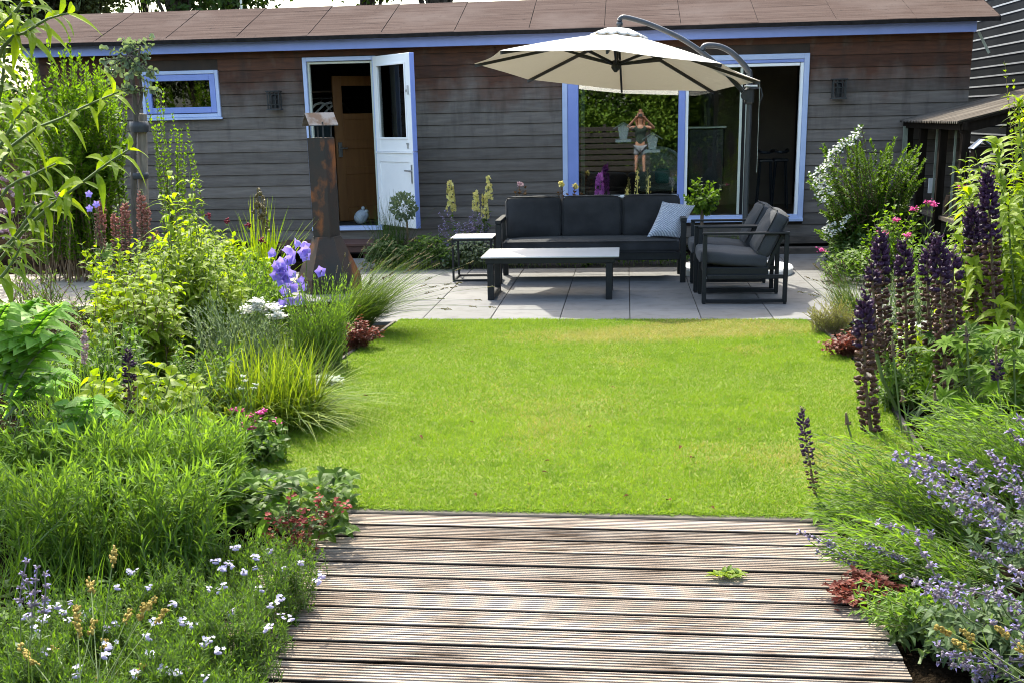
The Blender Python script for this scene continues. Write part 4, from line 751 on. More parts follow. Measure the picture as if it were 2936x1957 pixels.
# armchairs facing left
def armchair():
    y0, y1 = 10.81, 11.49; r = thing('garden_armchair', (1.09, 11.15, 0), 'slate cushioned metal armchair nearest the lawn, facing the coffee table', 'armchair', 'garden armchairs on the patio')
    for y in (y0, y1 - .04):
        mb = MB(); bbox(mb, (.705, y + .002, .012), (.745, y + .038, .634), .004); bbox(mb, (1.44, y + .002, .012), (1.48, y + .038, .634), .004); bbox(mb, (.745, y + .002, .012), (1.44, y + .038, .046), .004); bbox(mb, (.75, y + .003, .232), (1.44, y + .037, .268), .003)
        for x in (.712, 1.447): bbox(mb, (x, y + .006, 0), (x + .03, y + .034, .011), .002)
        mb.build('side_frame', A, r); mb = MB(); bbox(mb, (.703, y - .006, .635), (1.482, y + .046, .655), .004); mb.build('armrest', A, r)
    mb = MB(); bbox(mb, (.73, y0 + .045, .25), (1.31, y1 - .045, .335), .006)
    for y in (y0 + .06, y1 - .1): bar(mb, (1.27, y + .02, .27), (1.44, y + .02, .64), .03)
    bbox(mb, (1.43, y0 + .042, .58), (1.46, y1 - .042, .63), .004); mb.build('seat_frame', A, r)
    mb = MB(); rbox(mb, (.985, (y0 + y1) / 2, .408), (.62, .60, .125), .035, (.006, .01, .018), rotm('Y', .085), 11, .003); mb.build('seat_cushion', m['fab2'], r, True)
    mb = MB(); rbox(mb, (1.333, (y0 + y1) / 2, .625), (.145, .60, .43), .05, (.03, .008, .012), rotm('Y', .45), 11, .004); bk = mb.build('back_cushion', m['fab2'], r, True)
    mb = MB(); rm = rotm('Y', .45)
    for sx in (-.058, .058):
        for sy in (-.293, .293): tube(mb, [rm @ np.array([sx, sy, z_]) + np.array([1.333, (y0 + y1) / 2, .625]) for z_ in (-.19, 0, .19)], .006, 5)
        tube(mb, [rm @ np.array([sx, sy, .208]) + np.array([1.333, (y0 + y1) / 2, .625]) for sy in (-.27, 0, .27)], .006, 5)
    mb.build('piping', m['piping'], bk); return r
ac = armchair(); a2_ = copy_tree(ac); a2_.location = (ac.location[0] - .035, ac.location[1] + .745, 0); a2_['label'] = 'slate cushioned metal armchair further back, between the front armchair and the sofa'
# ================================================================== PARASOL
um = thing('cantilever_parasol', (1.30, 13.05, 0), 'large off-white cantilever parasol on a curved dark arm over the patio', 'parasol')
c0 = np.array([-.113, 12.767, 2.135]); nv = nrm(np.array([.089, .096, 1.])); uu = nrm(np.cross([0, 1., 0], nv)); ww = np.cross(nv, uu); yaw = -.051; HH = .40
def rp(a, r, h): return c0 + r * (math.cos(a) * uu + math.sin(a) * ww) + h * nv
def cone(r): q_ = r / 1.5; return HH * (1 - q_) * (1 + .16 * q_)        # slightly domed
mb = MB(); nr, na = 9, 8 * 6; rr = np.linspace(.17, 1.5, nr); V = []
for r in rr:
    for k in range(na):
        a = yaw + k * 2 * math.pi / na; fr_ = (k % 6) / 6; chord = math.cos(math.pi / 8) / math.cos((fr_ - .5) * math.pi / 4); sg = math.sin(fr_ * math.pi)
        rr_ = r * chord - (.035 * sg if r > 1.45 else 0); V.append(rp(a, rr_, cone(r) - .022 * sg * (r / 1.5) * (1.2 - r / 1.5) - .0))
i, k = np.meshgrid(np.arange(nr - 1), np.arange(na), indexing='ij'); k2 = (k + 1) % na; f = np.stack([i * na + k, i * na + k2, (i + 1) * na + k2, (i + 1) * na + k], -1).reshape(-1, 4)[:, ::-1]; mb.add(V, f); can = mb.build('canopy', m['canvas'], um, False)
mb = MB(); V = []
for r, h in ((.03, HH + .045), (.15, HH + .022), (.285, HH - .045), (.29, HH - .062)):
    for k in range(48): a = yaw + k * 2 * math.pi / 48; V.append(rp(a, r * (1 + .05 * math.cos(8 * (a - yaw))), h + (.010 * math.cos(16 * (a - yaw)) if r > .28 else 0)))
i, k = np.meshgrid(np.arange(3), np.arange(48), indexing='ij'); k2 = (k + 1) % 48; mb.add(V, np.stack([i * 48 + k, i * 48 + k2, (i + 1) * 48 + k2, (i + 1) * 48 + k], -1).reshape(-1, 4)[:, ::-1]); mb.build('vent', m['canvas'], can)
hub = rp(0, 0, .06); top = rp(0, 0, HH + .12)
for k in range(8):
    a = yaw + k * math.pi / 4; mb = MB(); bar(mb, rp(a, .06, cone(.06) - .03), rp(a, 1.49, cone(1.49) - .025), .022, .03); rb = mb.build('rib', m['blackm'], um); mb = MB(); bar(mb, rp(a, .05, .085), rp(a, .62, cone(.62) - .045), .02, .026); mb.build('strut', m['blackm'], rb)
mb = MB(); tube(mb, [rp(0, 0, HH + .1), rp(0, 0, .12), rp(0, 0, .11), rp(0, 0, .04), rp(0, 0, .0)], [.022, .022, .05, .05, .015], 10); mb.build('hub', m['blackm'], um)
mp = np.array([1.30, 13.05]); hp = top[:2]; pn_ = np.array([-(hp - mp)[1], (hp - mp)[0]])
def inplane(x, y):
    d = ray(1350 + x / 2.614, 30 + y / 2.614); t_ = pn_.dot(mp) / pn_.dot(d[:2]); return d * t_ + np.array([0, 0, H])
def smooth(pts, n=40):
    pts = np.array(pts); t_ = np.linspace(0, len(pts) - 1, n); out = []
    for s in t_:
        i = int(min(s, len(pts) - 2)); f = s - i; p0, p1, p2, p3 = pts[max(i - 1, 0)], pts[i], pts[i + 1], pts[min(i + 2, len(pts) - 1)]
        out.append(.5 * (2 * p1 + (p2 - p0) * f + (2 * p0 - 5 * p1 + 4 * p2 - p3) * f * f + (3 * p1 - p0 - 3 * p2 + p3) * f ** 3))
    return np.array(out)
arm = smooth([inplane(*q_) for q_ in ((1112, 78), (1128, 58), (1165, 55), (1290, 88), (1420, 138), (1560, 204), (1660, 264), (1735, 318), (1820, 385), (1930, 490), (2070, 640))], 46)
mb = MB(); tube(mb, arm, .026, 12); mb.build('arm', m['gunm'], um, True)
mb = MB(); q_ = inplane(1115, 104); blobs(mb, np.array([q_]), np.array([[0, 0, 1.]]), .085, .078); tube(mb, [q_, top - [0, 0, .04]], .016, 8); tube(mb, [q_ + [0, 0, .03], arm[1]], .03, 8); mb.build('arm_joint', m['gunm'], um, True)
pt = [inplane(*q_) for q_ in ((1735, 300), (1748, 272), (1790, 264), (1870, 274), (1950, 315), (2030, 390), (2075, 450), (2092, 510))]; xb = pt[-1]
mast = smooth(pt + [np.array([1.305, 13.05, 1.6]), np.array([1.30, 13.05, 1.0]), np.array([1.30, 13.05, .06])], 60); mb = MB(); tube(mb, mast, .03, 12); mb.build('mast', m['gunm'], um, True)
mb = MB(); q_ = inplane(2072, 625); bbox(mb, q_ - [.03, .05, .11], q_ + [.07, .05, .06], .02); tube(mb, [q_ + [.02, -.06, .05], q_ + [.13, -.08, .05], q_ + [.15, -.08, -.03], q_ + [.12, -.08, -.1]], .01, 6); tube(mb, [q_ + [-.03, -.06, -.02], q_ + [-.03, -.12, -.02]], .045, 10); mb.build('crank', m['blackm'], um)
mb = MB(); bbox(mb, q_ + [-.04, -.07, .062], q_ + [.1, -.03, .085], .004); mb.build('crank_plate', m['steel'], um)
mb = MB(); tube(mb, [rp(yaw, 1.49, cone(1.49) - .02), rp(yaw, 1.49, cone(1.49) - .02) + [0, 0, -.9]], .0018, 5); mb.build('tie_cord', m['cream'], um)
mb = MB(); lathe(mb, [(0, .085), (.52, .085), (.605, .078), (.62, .06), (.615, .0)], (1.22, 13.08, 0), 48); mb.build('base', m['concbase'], um)
# ================================================================== RUSTY GARDEN FIREPLACE
ch = thing('garden_fireplace', (P(745, 450, 11.9)[0], 11.9, 0), 'tall rusty steel garden fireplace with square flue and little gabled cap', 'fireplace'); cx_, cy_ = P(745, 450, 11.9)[0], 11.9
def ngon(mb, rings, n=6, ph=.35, mi=0):
    V = []
    for r, z in rings:
        for k in range(n): a = ph + k * 2 * math.pi / n; V.append((cx_ + r * math.cos(a), cy_ + r * math.sin(a), z))
    i, k = np.meshgrid(np.arange(len(rings) - 1), np.arange(n), indexing='ij'); k2 = (k + 1) % n; return mb.add(V, [np.stack([i * n + k, i * n + k2, (i + 1) * n + k2, (i + 1) * n + k], -1).reshape(-1, 4), np.array([[(len(rings) - 1) * n + k for k in range(n)]])], .5, mi)
mb = MB(); ngon(mb, [(.14, .54), (.14, 1.545)], 4, .5); mb.build('flue', m['corten'], ch)
mb = MB(); ngon(mb, [(.33, 0), (.33, .14), (.29, .24), (.15, .545), (.145, .56)], 6, .2); mb.build('firebox', m['corten2'], ch)
mb = MB()
for k in range(4): a = .5 + k * math.pi / 2; bar(mb, (cx_ + .11 * math.cos(a), cy_ + .11 * math.sin(a), 1.54), (cx_ + .11 * math.cos(a), cy_ + .11 * math.sin(a), 1.70), .014)
mb.build('cap_post', m['blackm'], ch)
mb = MB(); ax = np.array([math.cos(.55), math.sin(.55), 0]) * .15; pr2 = np.array([-math.sin(.55), math.cos(.55), 0]) * .13; rz, ez = 1.79, 1.67; c_ = np.array([cx_, cy_, 0])
V = [c_ - ax + [0, 0, rz], c_ + ax + [0, 0, rz], c_ + ax - pr2 + [0, 0, ez], c_ - ax - pr2 + [0, 0, ez], c_ + ax + pr2 + [0, 0, ez], c_ - ax + pr2 + [0, 0, ez]]; V = V + [v_ - np.array([0, 0, .008]) for v_ in V]
mb.add(V, [np.array([[0, 3, 2, 1], [0, 1, 4, 5], [6, 7, 8, 9], [6, 11, 10, 7], [2, 3, 9, 8], [4, 10, 11, 5]]), np.array([[0, 5, 11, 6], [0, 6, 9, 3], [1, 2, 8, 7], [1, 7, 10, 4]])]); mb.build('cap', m['zinc'], ch)
# ================================================================== THE PHOTOGRAPHER, seen only in the window
def skin(name, pts, edges, rad, mt, parent):
    me = bpy.data.meshes.new(name); o = bpy.data.objects.new(name, me); COL.objects.link(o); o.parent = parent; org = np.array(parent.location) + (np.array(parent.parent.location) if parent.parent else 0)
    me.from_pydata([tuple(np.array(p_) - org) for p_ in pts], edges, []); s_ = o.modifiers.new('skin', 'SKIN'); sv_ = me.skin_vertices[0].data
    for i, r in enumerate(rad): sv_[i].radius = (r, r * .8) if np.ndim(r) == 0 else r
    sv_[0].use_root = True; ss_ = o.modifiers.new('sub', 'SUBSURF'); ss_.levels = 1; ss_.render_levels = 2; me.materials.append(mt); return o
pe = thing('person', (0, -.42, 0), 'woman in dark green top and pale shorts raising a phone, mirrored in the picture window', 'person')
J = dict(pel=(0, -.42, .93), bel=(0, -.42, 1.08), che=(0, -.43, 1.30), nec=(0, -.42, 1.46), hd0=(0, -.40, 1.56), hd1=(0, -.38, 1.68))
for s, S in ((-1, 'L'), (1, 'R')): J.update({'sh' + S: (s * .17, -.42, 1.40), 'el' + S: (s * .36, -.26, 1.36), 'wr' + S: (s * .12, -.07, 1.62), 'hnd' + S: (s * .095, -.05, 1.67), 'hip' + S: (s * .09, -.42, .88), 'kn' + S: (s * .10, -.40, .48), 'an' + S: (s * .11, -.43, .09), 'to' + S: (s * .13, -.29, .03)})
ks = list(J); E_ = [('pel', 'bel'), ('bel', 'che'), ('che', 'nec'), ('nec', 'hd0'), ('hd0', 'hd1')]
for S in 'LR': E_ += [('che', 'sh' + S), ('sh' + S, 'el' + S), ('el' + S, 'wr' + S), ('wr' + S, 'hnd' + S), ('pel', 'hip' + S), ('hip' + S, 'kn' + S), ('kn' + S, 'an' + S), ('an' + S, 'to' + S)]
rad = dict(pel=.14, bel=.115, che=.13, nec=.055, hd0=.075, hd1=.085, sh=.06, el=.042, wr=.028, hnd=.034, hip=.085, kn=.055, an=.036, to=.036)
skm = mat('warm_skin', (.27, .14, .095), (.24, .125, .085), 8, .5)
skin('body', [J[k] for k in ks], [(ks.index(a), ks.index(b)) for a, b in E_], [rad[k] if k in rad else rad[k[:-1]] for k in ks], skm, pe)
k2s = ['pel', 'bel', 'che', 'shL', 'shR', 'nec']; skin('top', [J['pel'], J['bel'], J['che'], (-.19, -.415, 1.395), (.19, -.415, 1.395), (0, -.42, 1.42)], [(0, 1), (1, 2), (2, 3), (2, 4), (2, 5)], [.15, .125, .142, .075, .075, .07], mat('dark_green_jersey', (.015, .03, .024), None, 9, .9), pe)
skin('shorts', [(0, -.42, .96), (-.09, -.42, .87), (.09, -.42, .87), (-.1, -.41, .68), (.1, -.41, .68)], [(0, 1), (0, 2), (1, 3), (2, 4)], [.15, .105, .105, .098, .098], mat('pale_denim', (.13, .15, .18), None, 9, .9), pe)
mb = MB(); rbox(mb, (0, -.415, 1.68), (.19, .2, .2), .09, (0, .01, .02)); rbox(mb, (0, -.42, 1.80), (.1, .1, .09), .045); tube(mb, [(-.085, -.42, 1.7), (-.1, -.42, 1.55), (-.09, -.43, 1.42)], [.04, .04, .02]); tube(mb, [(.085, -.42, 1.7), (.1, -.42, 1.55), (.09, -.43, 1.42)], [.04, .04, .02]); mb.build('hair', mat('auburn_hair', (.10, .04, .02), (.16, .065, .03), 60, .5), pe, True)
for s in (-1, 1):
    for k in range(4): mb = MB(); tube(mb, [(s * .085, -.055, 1.655 + k * .018), (s * .083, -.028, 1.66 + k * .018), (s * (.066 - .004 * k), -.018, 1.665 + k * .017), (s * (.052 - .003 * k), -.022, 1.668 + k * .016)], [.009, .0085, .008, .006], 6); mb.build('finger', skm, pe, True)
    mb = MB(); tube(mb, [(s * .085, -.07, 1.65), (s * .06, -.055, 1.655), (s * .04, -.048, 1.67)], [.012, .01, .008], 6); mb.build('thumb', skm, pe, True)
for s, S in ((-1, 'left'), (1, 'right')): mb = MB(); rbox(mb, (s * .12, -.35, .035), (.09, .25, .06), .03); mb.build('shoe', m['white'], pe, True)
ph_ = thing('phone', (0, -.035, 1.66), 'phone held up in both hands by the photographer in the window', 'phone'); mb = MB(); bbox(mb, (-.075, -.042, 1.655), (.075, -.034, 1.73), .003); mb.build('case', m['blackm'], ph_); mb = MB(); box(mb, (-.07, -.0425, 1.659), (.07, -.0424, 1.726)); mb.build('screen', m['anth'], ph_)
# ================================================================== PLANTS
def lup_spike(root, base, tip, rad, fl=(0, .25, .6), name='flower_spike', mats=None, r0=.012, dens=1., t_fl=.0, wsc=1.):
    """lupin spike from base to tip: pale buds on top, open florets, spent pods low down"""
    base, tip = np.array(base, float), np.array(tip, float); Ln = np.linalg.norm(tip - base); ax = (tip - base) / Ln; mb = MB(); k = 10
    bow = np.array([R(-.03, .03), R(-.03, .03), 0]) * Ln; t_ = np.linspace(0, 1, k)[:, None]; pa = base + (tip - base) * t_ + bow * np.sin(t_ * np.pi); tube(mb, pa, np.linspace(r0, r0 * .4, k), 6, 3)
    nw = int(Ln / .021 * dens); per = 7; ts = np.repeat(np.linspace(t_fl, .995, nw), per) + R(-.4, .4, nw * per) / nw; ts = np.clip(ts, 0, 1); N = len(ts); ph = np.tile(np.arange(per) * 2 * np.pi / per, nw) + np.repeat(R(0, 6, nw), per) + R(-.2, .2, N)
    x = ts * (k - 1); i = np.clip(x.astype(int), 0, k - 2); f = (x - i)[:, None]; c = pa[i] * (1 - f) + pa[i + 1] * f; _, S, U = frame(np.tile(ax, (N, 1)), np.tile([.1, 1., .1], (N, 1)))
    prof = np.clip((1.02 - ts) * 5., .22, 1) ** .75 * (1 - .12 * ts); rr = rad * prof * R(.8, 1.1, N); o = np.cos(ph)[:, None] * S + np.sin(ph)[:, None] * U
    up = np.where(ts > .8, 1.2, .35)[:, None]; D = o + up * ax * R(.6, 1.3, N)[:, None]
    kind = np.where(ts + R(-.05, .05, N) > 1 - fl[1] * .45, 2, np.where(ts + R(-.09, .09, N) > fl[2] , 0, 1)); keep = R(0, 1, N) < np.where(kind == 1, .82, .96)
    for q in (0, 1, 2):
        s = keep & (kind == q); n_ = s.sum()
        if not n_: continue
        sz = rad * (.62 if q == 0 else .5 if q == 1 else .34) * wsc; pos = c[s] + o[s] * (rr[s] * .62)[:, None] + ax * (rr[s] * .1)[:, None]
        blobs(mb, pos, D[s], sz * R(.9, 1.25, n_) * prof[s] ** .4, sz * .66 * R(.85, 1.15, n_) * prof[s] ** .4, R(0, 1, n_), q)
        if q == 0: diamonds(mb, pos + D[s] * sz * .1, o[s] * .6 + ax * .8, o[s], sz * .62, sz * .45, .3, R(.3, 1, n_), q)
    return mb.build(name, mats or [FL['lup'], FL['spent'], FL['bud'], m_lstem], root, at=base)
m_lstem = mat('lupin_stem', (.10, .05, .035), (.12, .10, .04), 12, .7)
def palm_leaves(mb, C, n, L, W, up, tint=(0, 1), mi=0):
    """lupin hands: leaflets round each centre C"""
    N = len(C); A = nrm(np.asarray(up, float)); _, S, U = frame(A, np.tile([.2, 1., .1], (N, 1))); ph0 = R(0, 6.28, N); tn = R(tint[0], tint[1], N)
    for k in range(n):
        a = ph0 + k * 2 * np.pi / n; D = np.cos(a)[:, None] * S + np.sin(a)[:, None] * U + A * .28; leaves(mb, C, D, A, L * R(.8, 1.15, N), W, 'ovate', .25, .2, .05, np.clip(tn + R(-.12, .12, N), 0, 1), mi)
def scatter_heads(root, pts, proto_fn, name, lim=100):
    """copies of one flower head, each its own part"""
    pts = np.asarray(pts); pr = None; org = np.array(root.location)
    for i, p in enumerate(pts[:lim]):
        if pr is None or i % max(1, len(pts) // 12) == 0: pr = proto_fn(p)
        else: dup_part(pr, root, tuple(p - org), R(.75, 1.2), R(0, 6.28))
def headfn(root, name, mats, build):
    def f(p): mb = MB(); build(mb, np.array(p, float)); return mb.build(name, mats, root, at=p)
    return f
def px_tips(lst, Y, dY=.0): return np.array([P(u, v, Y + R(-dY, dY)) for u, v in lst])
S_, BS, RS = G['stem'], G['brownstem'], G['redstem']
# ------------------------------------------------ LEFT BED, far to near
vt = lambda u: (np.interp(u, [0, 60, 120, 175, 200, 240, 300, 330], [140, 75, 70, 75, 130, 120, 210, 330])) + abs(rng.normal()) * 75
tp = tipsbox(-60, 300, vt, 13.0, .55, 85, .06)
r, pa = herb('upright_shrub', 'tall dense shrub of upright bright-leaved shoots at the far left before the wall', 'shrub', tp, (tp[:, 0].mean(), 13.0), .5, (.085, .05), 120, G['hedge'], BS, None, (.010, .003), 1.15, 0, 7, .05, t0=.12, ang=58, opp=True, jit=.5)
mb = MB(); sel = rng.integers(0, len(pa), 260); b0, tg = along(pa[sel], R(.35, .85, (260, 1))); b0 = b0[:, 0]; e = b0 + np.stack([R(-.16, .16, 260), R(-.14, .14, 260), R(.1, .38, 260)], -1); p2 = paths_to(b0, e, 4, 1.2); leafy(mb, p2, 24, .078, .046, .1, 1, 58, jit=.5); mb.build('side_shoot', G['hedge'], r)
for i, (us, lb) in enumerate((((352, 372, 385), 'slender upright shoots with small leaves just right of the staked tree'), ((402, 418), 'thin leafy shoots standing against the wall below the small window'), ((436, 441), 'single thin leafy shoot, rightmost before the bare cladding'))):
    tt = np.array([P(u + R(-4, 4), v, 12.4 + R(-.1, .1)) for u, v in {0: [(352, 188), (376, 235), (395, 262), (360, 290), (346, 230), (366, 205), (388, 300), (356, 330)], 1: [(398, 300), (412, 240 + 60), (420, 330)], 2: [(438, 285), (430, 350)]}[i]])
    herb('slender_shrub', lb, 'shrub', tt, None, .08, (.06, .038), 90, G['hedge'], BS, 'slender shoots before the wall', (.007, .002), 1.1, 0, 7, .03, t0=.1, jit=.4)
# staked tree
q0 = P(318, 600, 11.); q1 = P(318, 560, 11.); tr = thing('young_tree', (q0[0], 11, 0), 'young slender tree with sparse grey-green crown tied to a stake', 'tree'); tb = q1[0]
pt = [P(312, 640, 11.), P(309, 500, 11.), P(307, 400, 11.), P(306, 330, 11.), P(312, 270, 11.), P(306, 200, 11.), P(296, 130, 11.)]; pt[0][2] = -.02; mb = MB(); tube(mb, smooth(pt, 24), np.linspace(.035, .02, 24), 8); pt2 = [P(312, 270, 11.), P(325, 220, 11.03), P(318, 150, 11.03), P(322, 105, 11.)]; tube(mb, smooth(pt2, 12), np.linspace(.02, .008, 12), 6)
tips = np.array([P(u, v, 11 + R(-.25, .25)) for u, v in [(245, 110), (240, 140), (262, 150), (282, 90), (300, 92), (338, 85), (352, 105), (345, 135), (330, 125), (258, 185), (262, 215), (350, 165), (368, 182), (372, 210), (340, 190), (280, 205), (290, 150), (312, 118), (325, 215), (240, 165), (305, 175)]]); B = np.array([pt[6] if t_[2] > pt[6][2] - .25 else pt[5] for t_ in tips]) + R(-.02, .02, (len(tips), 3)); pa = paths_to(B, tips, 6, 1., .15, .04); stems(mb, pa, .009, .003, 4); mb.build('trunk', m['bark'], tr, True)
mb = MB(); leafy(mb, pa, 14, .058, .054, .3, 1, 70, 'round', .1, .1, False, .3, .6); mb.build('crown', G['grey'], tr)
stk = MB(); tube(stk, [P(332, 660, 11.1) * [1, 1, 0], P(330, 500, 11.1), P(326, 262, 11.1)], [.052, .05, .046], 10); tag(stk.build('tree_stake', m['stakew']), 'thick round wooden stake supporting the young tree', 'stake')
for v, hh in ((292, .05), (404, .03)): q = P(320, v, 11.05); mb = MB(); lathe(mb, [(.085, -hh), (.09, 0), (.085, hh), (.07, hh), (.07, -hh)], q, 14); mb.build('tie', m['blackm'], tr, True)
# pink lupins
lp = thing('pink_lupin', (P(290, 560, 10.2)[0], 10.2, 0), 'salmon pink lupin with tall fading spikes at the foot of the young tree', 'lupin'); pm = [FL['pink'], FL['rosy'], FL['bud'], m_lstem]
for u, v0, v1, w_ in ((231, 455, 595, .05), (222, 470, 560, .04), (261, 487, 600, .05), (288, 462, 590, .055), (324, 436, 590, .058), (338, 470, 575, .042), (358, 530, 640, .045), (298, 520, 575, .035)): lup_spike(lp, P(u + 1, v1, 10.2), P(u, v0, 10.2), w_, (0, .12, .45 if u != 222 else .9), mats=pm, dens=.75, wsc=1.05)
mb = MB(); C = np.array([P(R(200, 400), R(560, 680), 10.2 + R(-.3, .3)) for _ in range(60)]); palm_leaves(mb, C, 8, .10, .03, sph(60) * .5 + [0, -.3, 1]); mb.build('foliage', G['mid'], lp)
# reddish thin-stemmed plants over the sandy paving
tp = np.array([P(R(15, 190), R(610, 720), R(8.6, 9.6)) for _ in range(90)]); herb('red_stemmed_perennial', 'thin reddish-brown stemmed plant with tiny leaves in front of the sunlit sandy paving', 'plant', tp, (tp[:, 0].mean(), 9.1), .5, (.05, .012), 20, G['mid'], RS, None, (.004, .002), 1.2, 0, 6, .04, t0=.2, ang=40, opp=False)
# violet seed-stalk and mauve knautia at far left
for k, (us, Yk, lb) in enumerate(((((8, 412), (34, 448), (20, 435), (60, 400)), 9.5, 'pinkish flat flower heads among buddleia leaves, upper left'), (((8, 530), (30, 545), (105, 470), (132, 446), (14, 486)), 8.5, 'faded mauve flower heads among buddleia leaves, lower left'))):
    tp = px_tips(us, Yk); r, pa = herb('flat_headed_perennial', lb, 'flower', tp, None, .1, (.07, .02), 14, G['mid'], BS, None, (.004, .002), t0=.1)
    for p_ in tp: mb = MB(); blobs(mb, p_[None], np.array([[1., 0, 0]]), .09, .03, .3); blobs(mb, p_ + rng.normal(size=(22, 3)) * [.035, .035, .01], sph(22), .025, .02, R(0, 1, 22)); mb.build('flower_head', FL['mauve'], r, at=p_)
# lime shrubs in the middle of the bed
def lim(u0, u1, vf, Y, dY, n, lb, L, W, nl, gm=None, shape='lance', base=None, rb=.25, **k):
    tp = tipsbox(u0, u1, vf, Y, dY, n, .12); return herb(k.pop('name', 'leafy_perennial'), lb, 'plant', tp, base or (tp[:, 0].mean(), Y), rb, (L, W), nl, gm or G['lime'], k.pop('sm', S_), None, (.006, .002), 1.2, 0, 7, .02, shape=shape, **k)
lim(400, 640, lambda u: np.interp(u, [400, 440, 520, 640], [470, 490, 505, 600]) + R(0, 80), 10.3, .5, 90, 'broad mass of lime green leaves below the cladding left of the chimney', .115, .062, 30, shape='ovate', ang=65, droop=.25)
for us, lb in ((((385, 398), (378, 430), (400, 440)), 'tall lime shoot with long drooping leaves right of the tree stake'), (((436, 395), (440, 420), (425, 455)), 'tall lime shoot with long drooping leaves before the bare cladding')):
    tp = px_tips(us, 8.6, .1); herb('tall_leafy_shoot', lb, 'plant', tp, None, .06, (.22, .052), 18, G['lime'], S_, 'tall lime shoots', (.006, .003), 1.1, 0, 7, .01, t0=.2, shape='lance', curl=.55, droop=.35, ang=62, taper=.4)
lim(330, 560, lambda u: np.interp(u, [330, 420, 560], [520, 470, 600]) + R(0, 90), 8.4, .5, 80, 'lime green lance-leaved perennial around the tall drooping shoots', .14, .045, 22, curl=.45, droop=.35, ang=60)
lim(185, 420, lambda u: np.interp(u, [185, 250, 330, 420], [640, 590, 570, 620]) + R(0, 110), 7.4, .5, 75, 'broad-leaved lime plant on dark stems left of the bed centre', .115, .062, 20, shape='ovate', ang=68, droop=.3, sm=BS, base=(P(300, 700, 7.4)[0], 7.4))
lim(410, 640, lambda u: np.interp(u, [410, 520, 640], [660, 650, 690]) + R(0, 60), 7.3, .4, 90, 'airy grey-green fine-leaved herb with tiny blue buds in the bed centre', .045, .012, 30, G['grey'], ang=45, name='airy_herb', shape=None)
tp = np.array([P(R(430, 640), R(560, 700), 8.9 + R(-.4, .4)) for _ in range(110)]); herb('airy_grass_herb', 'feathery green herb between lime perennials and violet bellflowers', 'plant', tp, None, .35, (.07, .012), 22, G['linear'], S_, None, (.003, .0015), t0=.15, ang=35, opp=False)
r, B, D, L, b = tuft('iris_clump', 'spiky clump of long green sword leaves against the cladding left of the chimney', 'plant', P(600, 600, 11.2)[:2], 130, 1.0, .022, G['lime'], .14, .55, .35)
tp = px_tips(((593, 462), (603, 482), (606, 500)), 11.1); pa = paths_to(np.array([[P(600, 600, 11.2)[0], 11.2, 0]] * 3), tp, 6); mb = MB(); stems(mb, pa, .007, .004); mb.build('stem', BS, r)
for p_ in tp: mb = MB(); tube(mb, [p_ + [0, 0, .12], p_ - [0, 0, .16]], .006, 5); blobs(mb, p_ + rng.normal(size=(16, 3)) * [.03, .03, .07], sph(16) + [0, 0, 1.2], .05, .025, R(0, 1, 16)); mb.build('seed_head', FL['dseed'], r, at=p_)
r, pa = herb('crimson_knapweed', 'deep crimson button flowers on thin stems below the spiky clump', 'flower', px_tips(((566, 520), (524, 510), (600, 552), (478, 496)), 9.6, .2), None, .1, (.06, .015), 14, G['mid'], S_, None, t0=.2)
for p_ in pa[:, -1]: mb = MB(); blobs(mb, p_ + rng.normal(size=(14, 3)) * .013, sph(14), .022, .016, R(0, 1, 14)); mb.build('flower_head', FL['crim'], r, at=p_)
# violet bellflowers
bell = [(627, 583), (683, 560), (700, 562), (706, 576), (696, 580), (703, 590), (662, 572), (668, 585), (660, 596), (672, 600), (645, 604), (655, 612), (640, 618), (650, 625), (662, 622), (634, 632), (655, 640), (668, 632), (648, 648), (662, 655), (672, 660), (692, 648), (698, 662), (737, 624), (652, 673), (668, 690), (690, 690), (646, 700), (660, 696), (638, 610)]
tp = px_tips(bell, 8.4, .12); bq = P(690, 760, 8.4); r = thing('bellflower', (bq[0], 8.4, 0), 'violet-blue bellflower with open bells in front of the rusty fireplace', 'flower'); st = tp[[3, 8, 12, 21, 23, 0]]; pa = paths_to(disc(6, bq[:2], .1), st, 7, 1.3); mb = MB(); stems(mb, pa, .004, .002); leafy(mb, pa, 16, .08, .012, .05, .6, 40); mb.build('stem', G['linear'], r)
for p_ in tp:
    mb = MB(); nn_ = nrm(np.array([R(-.8, .8), -R(.2, 1), R(-.3, .7)])); _, s_, u_ = frame(nn_[None], np.array([[.1, .2, 1.]])); s_, u_ = s_[0], u_[0]; V = []; k = 15
    for rr_, h_ in ((.006, -.026), (.019, -.016), (.026, .003), (.039, .016)):
        for j in range(k): a = j / k * 6.283; q_ = rr_ * (1 + (.22 * math.cos(5 * a) if rr_ > .035 else 0)); V.append(p_ + nn_ * h_ + q_ * (math.cos(a) * s_ + math.sin(a) * u_))
    i, j = np.meshgrid(np.arange(3), np.arange(k), indexing='ij'); j2 = (j + 1) % k; mb.add(V, np.stack([i * k + j, i * k + j2, (i + 1) * k + j2, (i + 1) * k + j], -1).reshape(-1, 4), R()); mb.build('bell', FL['camp'], r, True, at=p_)
r, pa = herb('bellflower', 'few pale violet bells among the pink lupins at the far left', 'flower', px_tips(((207, 447), (208, 480), (225, 470)), 10), None, .05, (.05, .01), 10, G['mid'], S_)
for p_ in pa[:, -1]: mb = MB(); petals(mb, p_[None], np.array([[.2, -1, .3]]), .04, 5, .9, .4, .6); mb.build('bell', FL['camp'], r, at=p_)
